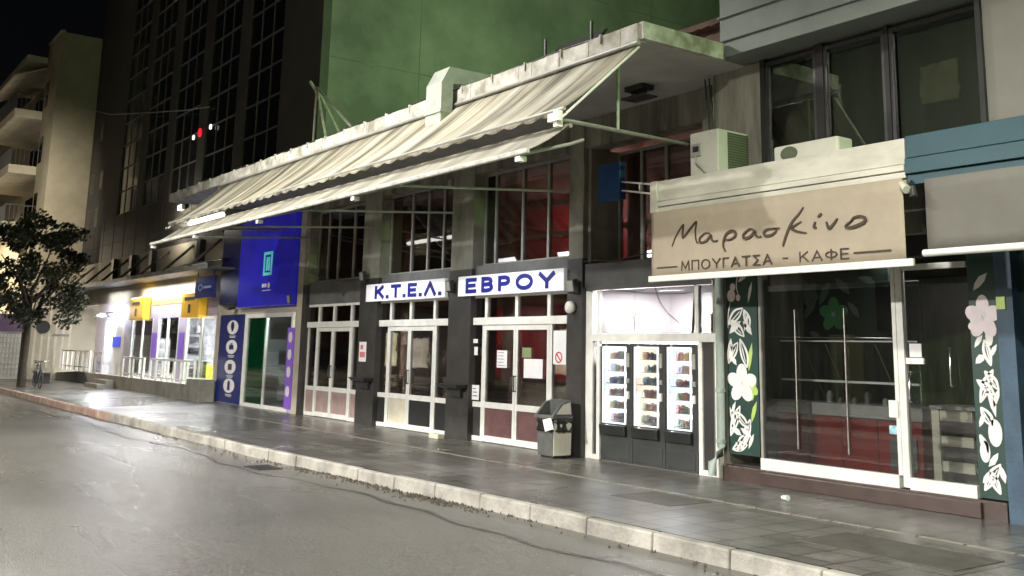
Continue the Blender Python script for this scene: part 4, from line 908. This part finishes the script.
me = bpy.data.meshes.new('crown'); me.from_pydata([tuple(v - Vector((tx, ty, 0))) for v in vs], [], fs); me.materials.append(leaf_m)
o = bpy.data.objects.new('crown', me); COL.objects.link(o); o.parent = tree
bk = thing('bicycle', 'dark bicycle parked beside the street tree trunk', 'bicycle', (-40.9, -3.2, 0))
for x in (-41.35, -40.35):
    q = MB(); pts = [(x + .33 * math.cos(2 * math.pi * k / 20), -3.2, .34 + .33 * math.sin(2 * math.pi * k / 20)) for k in range(21)]; q.tube(pts, .022, 6)
    for k in range(8): a = math.pi * k / 8; q.tube([(x + .32 * math.cos(a), -3.2, .34 + .32 * math.sin(a)), (x - .32 * math.cos(a), -3.2, .34 - .32 * math.sin(a))], .004, 4)
    q.build('wheel', dkm, bk)
MB().tube([(-41.35, -3.2, .34), (-41.15, -3.2, .85), (-40.6, -3.2, .8), (-40.85, -3.2, .33), (-41.15, -3.2, .85)], .02, 6).tube([(-40.85, -3.2, .33), (-40.35, -3.2, .34), (-40.55, -3.2, .95)], .018, 6).build('frame', dkm, bk)
MB().box(-41.3, -41.05, -3.27, -3.13, .9, .95).build('saddle', black_m, bk, bevel=.015)
MB().tube([(-40.6, -3.45, 1.0), (-40.55, -3.2, .97), (-40.6, -2.95, 1.0)], .015, 6).build('handlebar', chrome, bk)
bh = thing('bench', 'small dark bench by the foot of the beige building', 'bench', (-45.5, -2.2, 0))
MB().box(-46.4, -44.8, -2.4, -1.9, .42, .48).build('seat', M('bench_wood', (.2, .16, .12), .6), bh, bevel=.01)
for x in (-46.2, -45.0): MB().box(x - .05, x + .05, -2.35, -1.95, 0, .42).build('leg', dkm, bh)
wr = thing('overhead_wire', 'thin pale wire spanning from the cream building across the tower', 'wire', (-42, -.4, 11.2))
MB().tube([(-50.4, -.3, 12.8), (-46, -.35, 11.75), (-41, -.35, 10.9), (-35.5, -.3, 10.0), (-33.5, -.02, 9.8)], .02, 5).build('wire_run', alu_g, wr)

# ------------------------------------------------------------------ cafe building
cf = thing('cafe_building', 'cafe building with glass shopfront, plain upper windows and jutting top floor', 'building', (-7, 1, 0))
MB().box(-10.3, -10.12, -.02, 5, 0, 4.1).box(-9.82, -8.9, -.45, 5, 4.12, 5.75).box(-10.3, 3, 4.9, 5, 0, 5.7).box(-5.62, 3, -.7, -.4, 4.14, 5.74, 1).box(-9.18, 3, -.2, 0, 3.2, 4.1).build('wall', [conc_drip, beige_col], cf)
u = MB(); u.box(-9.18, 3, -1.0, 5, 5.98, 10.4); u.box(-9.2, 3, -1.04, -1.0, 6.3, 6.33).box(-9.14, 3, -.96, 5, 5.76, 5.98)
u.build('upper_floor', plast_g, cf, bevel=.01)
for (a, c) in ((-8.82, -7.98), (-7.86, -6.96), (-6.9, -5.66)):
    f = MB(); t = .05; y_ = -.5; z0, z1 = 4.16, 5.7
    f.box(a, c, y_, y_ + .06, z0, z0 + t).box(a, c, y_, y_ + .06, z1 - t, z1).box(a, a + t, y_, y_ + .06, z0 + t, z1 - t).box(c - t, c, y_, y_ + .06, z0 + t, z1 - t)
    fr = f.build('window', dkm, cf)
    MB().box(a + t, c - t, y_ + .02, y_ + .026, z0 + t, z1 - t).build('pane', glass_sh, fr)
    MB().box(a + t, c - t, y_ + .1, y_ + .12, z0 + t, z1 - t).build('curtain', blind_m, fr)
for (a, c, y_) in ((-7.98, -7.86, -.52), (-6.96, -6.9, -.52), (-5.66, -5.6, -.75), (-8.9, -8.82, -.52)): MB().box(a, c, y_, -.3, 4.14, 5.74).build('window_pier', black_m, cf)
MB().box(-8.9, 3, -.3, -.2, 4.12, 5.75).build('inner_wall', dark_in, cf)
# canopy fascia: cream part and blue part
q = MB(); q.box(-10.32, -6.31, -1.2, -1.14, 3.84, 4.13).box(-10.32, -6.31, -1.23, -1.14, 3.76, 3.83).box(-10.32, -6.31, -1.21, -1.14, 3.68, 3.75).box(-10.32, -10.28, -1.14, -.1, 3.7, 4.12).box(-10.28, -6.31, -1.14, -.1, 4.06, 4.12)
q.box(-10.34, -10.2, -1.235, -1.2, 3.68, 4.13)
q.build('cream_fascia', cream_metal, cf, bevel=.006)
q = MB(); q.box(-6.3, 3, -1.2, -1.14, 3.9, 4.15).box(-6.3, 3, -1.23, -1.14, 3.72, 3.89).box(-6.3, 3, -1.14, -.1, 4.08, 4.14).box(-6.3, 3, -1.19, -1.14, 3.6, 3.71)
q.build('blue_fascia', blue_fascia, cf, bevel=.006)
# shopfront
MB().box(-10.12, -6.02, -.06, .1, -.02, .2).box(-9.42, -6.3, -.1, -.06, .0, .17).build('plinth', step_m, cf, bevel=.008)
MB().box(-10.0, -6.0, .05, 4.9, .1, .22).build('cafe_floor', dark_in, cf)
MB().box(-10.12, -5.95, -.02, .1, 2.95, 3.7).box(-10.12, -5.95, 0, 4.9, 3.1, 3.18).build('lintel', black_m, cf)
f = MB(); f.box(-9.44, -7.33, -.05, .05, .2, .35)
sw = f.build('shop_window', alu, cf, bevel=.005)
MB().box(-9.44, -7.3, 0, .008, .35, 2.85).build('pane', glass_sh, sw)
MB().box(-9.44, -9.4, -.03, .04, .35, 2.85).build('edge_strip', alu_g, sw)
for x in (-8.82, -8.04): MB().tube([(x, -.02, .52), (x, -.02, 2.34)], .014, 8).build('joint_rod', chrome, sw)
MB().tube([(-9.3, .1, 1.98), (-7.4, .1, 1.96)], .012, 6).build('cross_rod', chrome, sw)
d = MB(); d.box(-7.28, -7.19, -.04, .04, .22, 2.85).box(-7.19, -6.36, -.05, .05, .2, .34).box(-7.19, -6.36, -.03, .04, 2.78, 2.85).box(-7.34, -7.285, -.04, .04, .35, 2.85)
do = d.build('door', alu, cf, bevel=.005)
MB().box(-7.19, -6.36, 0, .008, .34, 2.78).build('pane', glass_sh, do)
MB().tube([(-7.1, -.04, 1.56), (-7.1, -.1, 1.56), (-7.1, -.1, 1.22), (-7.1, -.04, 1.22)], .02, 8).build('handle', chrome, do)
MB().tube([(-6.58, -.04, 1.86), (-6.58, -.08, 1.85), (-6.58, -.08, 1.42), (-6.58, -.04, 1.41)], .012, 8).build('handle', chrome, do)
MB().box(-7.18, -6.95, -.03, -.002, 1.66, 1.73).box(-7.42, -7.3, -.06, -.0, 1.02, 1.22).build('lock_plate', bar_white, do)
sheet('notice', 'white notice on the cafe door above its lock', 'notice', -7.14, -6.98, 1.74, 1.9, -.004)
sheet('sticker', 'pale blue and white sticker low on the glass beside cafe door', 'sticker', -7.46, -7.33, .82, .92, -.004, M('blue_white', (.3, .55, .7), .5, .6, 18))
# floral panels
def flower(q, x, z, r, m, y, rot=0., core=None, sq=1.):
    for k in range(5):
        a = rot + 2 * math.pi * k / 5; cx_, cz_ = x + r * .52 * math.cos(a) * sq, z + r * .52 * math.sin(a); P_ = []
        for j in range(14):
            t_ = 2 * math.pi * j / 14; ex_, ey_ = r * .5 * math.cos(t_), r * .36 * math.sin(t_)
            P_.append((cx_ + (ex_ * math.cos(a) - ey_ * math.sin(a)) * sq, cz_ + ex_ * math.sin(a) + ey_ * math.cos(a)))
        q.poly(P_, y - .003 - .0006 * k, y, m)
    if core is not None:
        for k in range(5): a = rot + .6 + 2 * math.pi * k / 5; q.stroke([(x, z), (x + r * .2 * math.cos(a), z + r * .2 * math.sin(a))], r * .05, y - .009, y - .007, core)
def leaf(q, x0, z0, x1, z1, wd, y, m, fill=False):
    a, b_ = Vector((x0, z0)), Vector((x1, z1)); d_ = b_ - a; n_ = Vector((-d_.y, d_.x)).normalized() * wd
    P1 = [a, a + d_ * .3 + n_ * .8, a + d_ * .65 + n_, b_]; P2 = [a, a + d_ * .3 - n_ * .6, a + d_ * .65 - n_ * .7, b_]
    if fill: q.poly([tuple(p) for p in (P1 + P2[::-1][1:-1])], y - .002, y, m)
    else:
        q.stroke([tuple(p) for p in P1], .034, y - .003, y, m); q.stroke([tuple(p) for p in P2], .028, y - .0036, y, m); q.stroke([tuple(a), tuple(a + d_ * .8)], .016, y - .0042, y, m)
fp = thing('floral_panel', 'green panel printed with large white flower beside the drainpipe', 'panel', (-9.75, -.03, .2))
MB().box(-10.02, -9.46, -.03, .02, .36, 2.95).build('panel', deepgreen, fp)
q = MB(); y_ = -.03
flower(q, -9.76, 1.33, .27, 0, y_, .3, 1); flower(q, -9.58, 1.27, .16, 2, y_ + .001, .9, None, .7)
q.disc(-9.93, 2.56, .075, y_ - .003, y_, 1, 14, .09); q.disc(-9.9, 2.68, .05, y_ - .004, y_, 1, 12, .06); q.disc(-9.8, 2.53, .04, y_ - .003, y_, 1, 12, .05)
q.stroke([(-9.95, 2.46), (-9.99, 2.3), (-10.0, 2.1)], .015, y_ - .003, y_); q.stroke([(-9.8, 2.58), (-9.83, 2.72), (-9.78, 2.9)], .015, y_ - .003, y_)
for L_ in ((-9.99, 2.15, -9.72, 2.38, .07), (-9.96, 2.2, -9.7, 1.98, .06), (-9.7, 2.36, -9.6, 2.1, .05), (-9.98, 1.62, -9.82, 1.9, .06), (-9.78, 1.95, -9.66, 1.55, .06), (-9.95, 1.95, -10.0, 1.6, .04), (-9.98, .6, -9.8, 1.02, .06), (-9.72, .5, -9.62, .85, .05), (-9.95, .42, -9.68, .5, .06), (-9.9, .95, -9.66, .72, .05), (-9.85, .4, -9.7, .64, .06)): leaf(q, *L_, y_, 0)
leaf(q, -9.63, 1.5, -9.56, 1.9, .04, y_, 2, True); leaf(q, -9.6, .8, -9.5, 1.1, .04, y_, 2, True)
leaf(q, -9.98, .72, -9.78, .62, .05, y_ + .0, 0, True); leaf(q, -9.95, 2.22, -9.75, 2.12, .03, y_ + .0, 0, True)
for L_ in ((-9.72, 2.2, -9.56, 2.0, .05), (-9.8, .72, -9.6, .6, .05), (-9.99, 1.0, -9.9, .7, .04), (-9.8, 2.75, -9.62, 2.86, .04), (-9.98, 2.02, -9.76, 2.2, .06), (-9.7, 2.05, -9.62, 2.3, .03), (-9.97, 1.72, -9.85, 1.58, .04), (-9.66, .45, -9.56, .66, .035), (-9.9, .52, -9.74, .44, .035), (-9.96, .88, -9.88, 1.08, .03), (-9.62, 2.45, -9.54, 2.75, .03)): leaf(q, *L_, y_, 0, True)
q.build('flower_print', [white_p, pink_p, lime_p], fp)
fp = thing('floral_panel', 'green panel printed with pink flower and white fruit beside blue wall', 'panel', (-6.15, -.03, .2))
MB().box(-6.34, -6.0, -.03, .02, .22, 2.95).build('panel', deepgreen, fp)
q = MB(); flower(q, -6.18, 2.2, .25, 1, y_, .3, 0, .85); flower(q, -6.28, 2.12, .12, 0, y_ + .001, .9, None, .7)
q.disc(-6.12, .93, .08, y_ - .003, y_, 0, 16, .15); q.disc(-6.25, .72, .06, y_ - .003, y_, 0, 16, .12); q.disc(-6.12, 1.98, .045, y_ - .005, y_, 0, 16, .1)
for L_ in ((-6.27, 1.25, -6.1, 1.62, .05), (-6.2, 1.6, -6.05, 1.4, .04), (-6.27, 1.2, -6.15, 1.0, .05), (-6.12, 1.66, -6.18, 1.95, .04), (-6.3, .9, -6.22, .7, .03), (-6.28, .3, -6.08, .6, .05), (-6.1, .28, -6.2, .52, .04), (-6.3, 1.5, -6.1, 1.34, .04)): leaf(q, *L_, y_, 0)
for L_ in ((-6.3, 1.86, -6.2, 2.0, .035), (-6.12, 1.2, -6.04, 1.42, .035), (-6.3, .98, -6.22, 1.14, .035), (-6.1, .72, -6.22, .56, .04), (-6.28, 2.5, -6.1, 2.7, .05), (-6.12, 1.75, -6.04, 1.9, .03)): leaf(q, *L_, y_, 0, True)
leaf(q, -6.3, 1.68, -6.18, 1.78, .05, y_, 0, True); leaf(q, -6.3, .38, -6.16, .5, .05, y_, 0, True); leaf(q, -6.1, .6, -6.04, .4, .04, y_, 0, True); leaf(q, -6.18, 1.42, -6.1, 1.1, .04, y_, 0, True)
q.build('flower_print', [white_p, pink_p], fp)
# inside the cafe
q = thing('cafe_counter', 'long counter with dark red front and grey top inside the cafe', 'counter', (-8.6, 1.1, .22))
MB().box(-9.85, -7.55, .82, 1.4, .22, .92).build('counter_front', counter_r, q); MB().box(-9.9, -7.5, .76, 1.45, .93, 1.1).build('worktop', steel_m, q, bevel=.01)
jm = MB(); [jm.box(x, x + .012, .812, .82, .22, .92) for x in (-9.3, -8.75, -8.2)]; jm.build('front_joint', black_m, q)
MB().box(-8.0, -7.62, .79, .815, .3, .72).box(-7.82, -7.8, .78, .792, .3, .72).build('cupboard_door', M('grey_cupboard', (.09, .085, .085), .4), q)
q = thing('display_case', 'glass display case with bright edge rails standing on the cafe counter', 'display case', (-8.6, 1.1, 1.1))
r_ = MB(); r_.box(-9.75, -7.55, .8, .83, 1.38, 1.41).box(-9.75, -7.55, .8, .82, 1.93, 1.95).build('rail', alu, q)
MB().box(-9.75, -7.55, .81, .815, 1.12, 1.38).box(-9.75, -7.55, .81, .815, 1.41, 1.93).build('case_glass', glass_sh, q)
for x in (-9.4, -9.0, -8.2): MB().tube([(x, .85, 1.9), (x + .12, 1.2, 1.12)], .01, 6).build('brace', alu_g, q)
for i in range(9):
    x = -9.5 + i * .22 + random.uniform(-.05, .05); h = random.uniform(.05, .18)
    t = thing('counter_item', 'small pale container on the cafe counter, %s in the row' % ('leftmost', 'second from left', 'third from left', 'fourth from left', 'middle one', 'fourth from right', 'third from right', 'second from right', 'rightmost')[i], 'container', (x, 1.0, 1.1), 'items on the cafe counter'); MB().tube([(x, 1.0, 1.1), (x, 1.0, 1.1 + h * .7), (x, 1.0, 1.1 + h)], [.04, .045, .02], 8).build('container', random.choice([alu_g, paper, steel_m]), t)
q = thing('striped_counter_end', 'cream and dark slatted low unit behind the cafe door', 'counter', (-6.9, .7, .22))
MB().box(-7.35, -6.3, .7, 1.2, .22, 1.1).build('unit_body', dark_in, q)
MB().box(-7.25, -6.78, .66, .69, .98, 1.12).box(-7.25, -6.78, .66, .69, .68, .8).box(-7.25, -6.78, .66, .69, .38, .5).box(-7.3, -7.2, .64, .7, .22, 1.12).build('slat', cream_p, q)
MB().box(-7.3, -6.3, .6, 1.25, 1.12, 1.16).build('unit_top', steel_m, q)
q = MB(); flower(q, -9.55, 2.36, .26, 0, 1.8, .3, 1); flower(q, -10.0, 2.7, .2, 2, 1.8, .8)
for L_ in ((-10.1, 2.3, -9.85, 2.6, .08), (-9.8, 2.5, -9.6, 2.85, .08), (-9.5, 2.9, -9.25, 2.65, .08), (-10, 2.1, -9.8, 2.0, .06), (-9.3, 2.55, -9.1, 2.3, .06), (-9.1, 2.9, -8.8, 2.8, .06)): leaf(q, *L_, 1.8, 2, True)
t = thing('wall_mural', 'dark cafe wall panel painted with green flower and grey leaves', 'mural', (-9.2, 1.85, 1.9)); q.build('flower_print', [leafgreen, white_p, M('grey_leaf_print', (.16, .2, .17), .6)], t); MB().box(-10.1, -8.6, 1.805, 1.85, 1.95, 3.08).build('panel', M('mural_ground', (.015, .03, .024), .6), t)
t = thing('menu_screen', 'large dark screen hanging high inside the cafe', 'screen', (-8.4, 1.7, 2.0)); MB().box(-8.75, -8.05, 1.7, 1.76, 2.1, 2.8).build('screen', win_blk, t, bevel=.01); MB().box(-8.5, -8.38, 1.69, 1.699, 2.4, 2.52).build('picture', M('screen_pic', (.25, .16, .14), .5), t); MB().tube([(-8.4, 1.73, 2.8), (-8.4, 1.73, 3.1)], .02, 6).build('mount', dkm, t)
t = thing('refrigerator', 'dull yellow fridge door glimpsed at the back of the cafe', 'fridge', (-9.35, 1.6, .22)); MB().box(-9.5, -9.2, 1.6, 2.0, .22, 2.05).build('fridge_body', M('yellow_dull', (.22, .2, .08), .6), t, bevel=.01); MB().box(-9.25, -9.22, 1.57, 1.6, 1.2, 1.8).build('handle', dkm, t)
lamp('AREA', 'cafe_fill', (-8.4, 1.8, 3.085), (-8.4, 1.5, 0), 8, (1, .95, .85), .8)  # dim fill lamps added out of view to show the counter
lamp('AREA', 'cafe_fill', (-8.4, .35, 3.07), (-8.4, .9, .7), 11, (1, .95, .88), .4, sizey=1.6)
lamp('AREA', 'cafe_fill', (-6.9, .35, 3.07), (-6.9, .8, .6), 5, (1, .95, .85), .4)
# banners
q = thing('cafe_awning', 'beige awning banner with brown handwritten Μαρασκίνο lettering and white bottom bar', 'awning', (-8.3, -1.25, 2.7))
vs = []; fs = []; nn = 60
for i in range(nn + 1):
    x = -10.29 + 3.97 * i / nn
    for j in range(7): z = 2.78 + .9 * j / 6; vs.append((x, -1.25 + .006 * math.sin(x * 3.1 + z), z))
for i in range(nn):
    for j in range(6): a = i * 7 + j; fs.append((a, a + 7, a + 8, a + 1))
o = MB().add(vs, fs, 0, True).build('fabric', banner_m, q); so = o.modifiers.new('s', 'SOLIDIFY'); so.thickness = .006; so.offset = 1
MB().box(-10.33, -6.22, -1.285, -1.235, 2.7, 2.785).build('bottom_bar', bar_white, q, bevel=.012)
MB().tube([(-10.3, -1.18, 3.62), (-6.3, -1.18, 3.62)], .045, 10).build('roller', banner_m, q)
STR = [[(-9.87, 3.172), (-9.821, 3.263), (-9.732, 3.379), (-9.664, 3.443), (-9.649, 3.448), (-9.659, 3.39), (-9.665, 3.286), (-9.627, 3.294), (-9.531, 3.379), (-9.426, 3.463), (-9.408, 3.454), (-9.428, 3.353), (-9.421, 3.233), (-9.384, 3.179)], [(-9.163, 3.29), (-9.244, 3.304), (-9.332, 3.26), (-9.356, 3.211), (-9.31, 3.18), (-9.219, 3.207), (-9.15, 3.269), (-9.137, 3.211), (-9.093, 3.184), (-9.03, 3.192)], [(-8.902, 3.037), (-8.935, 3.106), (-8.925, 3.194), (-8.875, 3.267), (-8.787, 3.299), (-8.724, 3.267), (-8.746, 3.213), (-8.833, 3.187), (-8.907, 3.193)], [(-8.421, 3.281), (-8.491, 3.293), (-8.576, 3.249), (-8.598, 3.202), (-8.548, 3.181), (-8.465, 3.207), (-8.405, 3.26), (-8.39, 3.208), (-8.35, 3.182), (-8.301, 3.188)], [(-8.009, 3.265), (-8.107, 3.267), (-8.206, 3.266), (-8.26, 3.229), (-8.229, 3.188), (-8.149, 3.188), (-8.077, 3.223), (-8.068, 3.254), (-8.107, 3.273)], [(-7.645, 3.486), (-7.716, 3.409), (-7.814, 3.325), (-7.894, 3.208), (-7.957, 3.073), (-7.966, 3.036)], [(-7.682, 3.313), (-7.777, 3.276), (-7.835, 3.25), (-7.761, 3.206), (-7.613, 3.169)], [(-7.479, 3.295), (-7.5, 3.236), (-7.464, 3.218)], [(-7.441, 3.346), (-7.385, 3.383)], [(-7.325, 3.281), (-7.303, 3.219), (-7.279, 3.201), (-7.213, 3.255), (-7.169, 3.305)], [(-6.971, 3.263), (-7.041, 3.225), (-7.059, 3.197), (-7.008, 3.184), (-6.906, 3.198), (-6.811, 3.233), (-6.802, 3.276), (-6.868, 3.303), (-6.953, 3.29), (-6.988, 3.25)]]
s_ = MB()
for i, st in enumerate(STR): s_.stroke(st, .036, -1.272 - .0006 * i, -1.266, 0)
for (a, c) in ((-10.17, -9.77), (-6.97, -6.49), (-7.98, -7.9)): MB().box(a, c, -1.272, -1.266, 2.882, 2.9).build('dash', brown_ink, q)
s_.build('handwriting', brown_ink, q)
text('lettering', 'ΜΠΟΥΓΑΤΣΑ', -9.69, -8.15, 2.825, 2.962, -1.266, brown_ink, q, .004, .13, .32)
text('lettering', 'ΚΑΦΕ', -7.72, -7.04, 2.825, 2.955, -1.266, brown_ink, q, .004, .13, .32)
q = thing('grey_awning', 'plain grey awning banner with white bar under the blue fascia', 'awning', (-4.5, -1.25, 2.8))
vs = []; fs = []
for i in range(nn + 1):
    x = -6.06 + 8.9 * i / nn
    for j in range(7): z = 2.87 + .76 * j / 6; vs.append((x, -1.25 + .008 * math.sin(x * 2.3 + z), z))
for i in range(nn):
    for j in range(6): a = i * 7 + j; fs.append((a, a + 7, a + 8, a + 1))
o = MB().add(vs, fs, 0, True).build('fabric', banner_g, q); so = o.modifiers.new('s', 'SOLIDIFY'); so.thickness = .006
MB().tube([(-6.1, -1.26, 2.83), (2.9, -1.26, 2.83)], .04, 10).build('bottom_bar', bar_white, q)
q = thing('spotlight', 'cream and black swivel spotlight between the two awning banners', 'spotlight', (-6.2, -1.25, 3.5))
MB().tube([(-6.3, -1.3, 3.6), (-6.2, -1.36, 3.52)], [.035, .05], 10).build('lamp_head', cream_metal, q); MB().tube([(-6.17, -1.3, 3.56), (-6.15, -1.32, 3.44)], [.03, .045], 10).build('lamp_head', dkm, q); MB().tube([(-6.26, -1.16, 3.66), (-6.22, -1.3, 3.57)], .014, 6).build('arm', dkm, q)
# AC units
q = thing('air_conditioner', 'boxy outdoor air conditioner with side grille perched on the cream fascia', 'air conditioner', (-9.45, -.7, 4.13))
MB().box(-9.72, -9.2, -1.05, -.3, 4.16, 4.76).build('casing', ac_w, q, bevel=.012)
MB().box(-9.72, -9.2, -.98, -.9, 4.13, 4.16).box(-9.72, -9.2, -.45, -.37, 4.13, 4.16).build('foot', dkm, q)
gr = MB(); gr.box(-9.2, -9.192, -.86, -.33, 4.2, 4.73)
for k in range(14): gr.box(-9.192, -9.184, -.86, -.33, 4.22 + k * .036, 4.232 + k * .036, 1)
gr.build('grille', [ac_g, M('ac_fin', (.14, .16, .1), .5)], q)
MB().box(-9.68, -9.5, -1.075, -1.052, 4.42, 4.6).build('meter_box', M('meter_grey', (.3, .3, .26), .5), q, bevel=.006); MB().box(-9.645, -9.535, -1.08, -1.076, 4.48, 4.56).build('meter_window', dkm, q)
MB().tube([(-9.6, -1.07, 4.42), (-9.57, -1.1, 4.33), (-9.5, -1.08, 4.26), (-9.42, -1.07, 4.17)], .012, 6).build('cable', alu_g, q)
q = thing('air_conditioner', 'low white outdoor air conditioner mostly hidden behind the cream fascia', 'air conditioner', (-7.8, -.8, 4.1))
MB().box(-8.3, -7.32, -1.0, -.7, 4.13, 4.36).build('casing', ac_w, q, bevel=.03)
q2 = MB(); q2.disc(-8.05, 4.24, .13, -1.012, -1.002, 0, 20, .09).build('fan_grille', ac_g, q)
# drainpipe
q = thing('drainpipe', 'green grey drainpipe running down the seam between station and cafe', 'drainpipe', (-10.1, -.12, 0))
MB().tube([(-9.9, -.3, 5.72), (-9.9, -.3, 4.25), (-10.08, -.12, 4.0), (-10.08, -.12, .45), (-10.1, -.13, .35), (-10.18, -.2, .22), (-10.18, -.2, .05)], .06, 12).build('pipe', pipe_m, q)
for z in (.5, 1.2, 2.4, 4.5, 5.4): MB().tube([(-10.08 if z < 4 else -9.9, -.12 if z < 4 else -.3, z), (-10.08 if z < 4 else -9.9, -.12 if z < 4 else -.3, z + .05)], .072, 12).build('collar', pipe_m, q)
for i, dx in enumerate((.14, .22)):
    MB().tube([(-10.08 + dx, -.5, 5.7), (-10.05 + dx, -.5, 5.3), (-10.02 + dx * 1.2, -.5, 4.8), (-10.1 + dx, -.5, 4.2)], .012, 6).build('cable', dkm, q)
# projecting blue sign
q = thing('blue_projecting_sign', 'blank dark blue box sign on twin brackets above the vending bay', 'sign', (-12, -.4, 4.2))
MB().box(-12.28, -11.75, -.55, -.42, 4.12, 4.72).build('sign_box', M('sign_dark_blue', (.012, .06, .2), .4, .15, 3), q, bevel=.01)
for z in (4.26, 4.4): MB().tube([(-11.75, -.5, z), (-10.3, -1.12, z - .3)], .016, 6).build('bracket', alu, q)
MB().tube([(-11.0, -.82, 4.26), (-11.0, -.82, 4.1)], .014, 6).build('cross_piece', alu, q)
# blue wall right
q = thing('blue_shop_wall', 'blue painted wall and plinth at the right edge with dark door', 'wall', (-4, 0, 0))
MB().box(-5.97, -5.78, -.12, .3, 0, 3.6).box(-5.78, 3, -.14, .3, 0, .55).box(-5.2, 3, -.1, .3, .55, 3.6).build('wall', blue_wall, q)
MB().box(-5.78, -5.2, .05, .1, .55, 3.4).build('door', deepgreen, q); MB().box(-5.96, -5.86, -.135, -.121, 2.28, 2.42).build('green_plate', lime_p, q)
MB().tube([(-5.66, .05, 1.3), (-5.66, -.03, 1.3)], [.03, .045], 12).build('knob', M('orange_knob', (.5, .18, .04), .3), q)
for ob in bpy.data.objects:
    if '_o' in ob: del ob['_o']
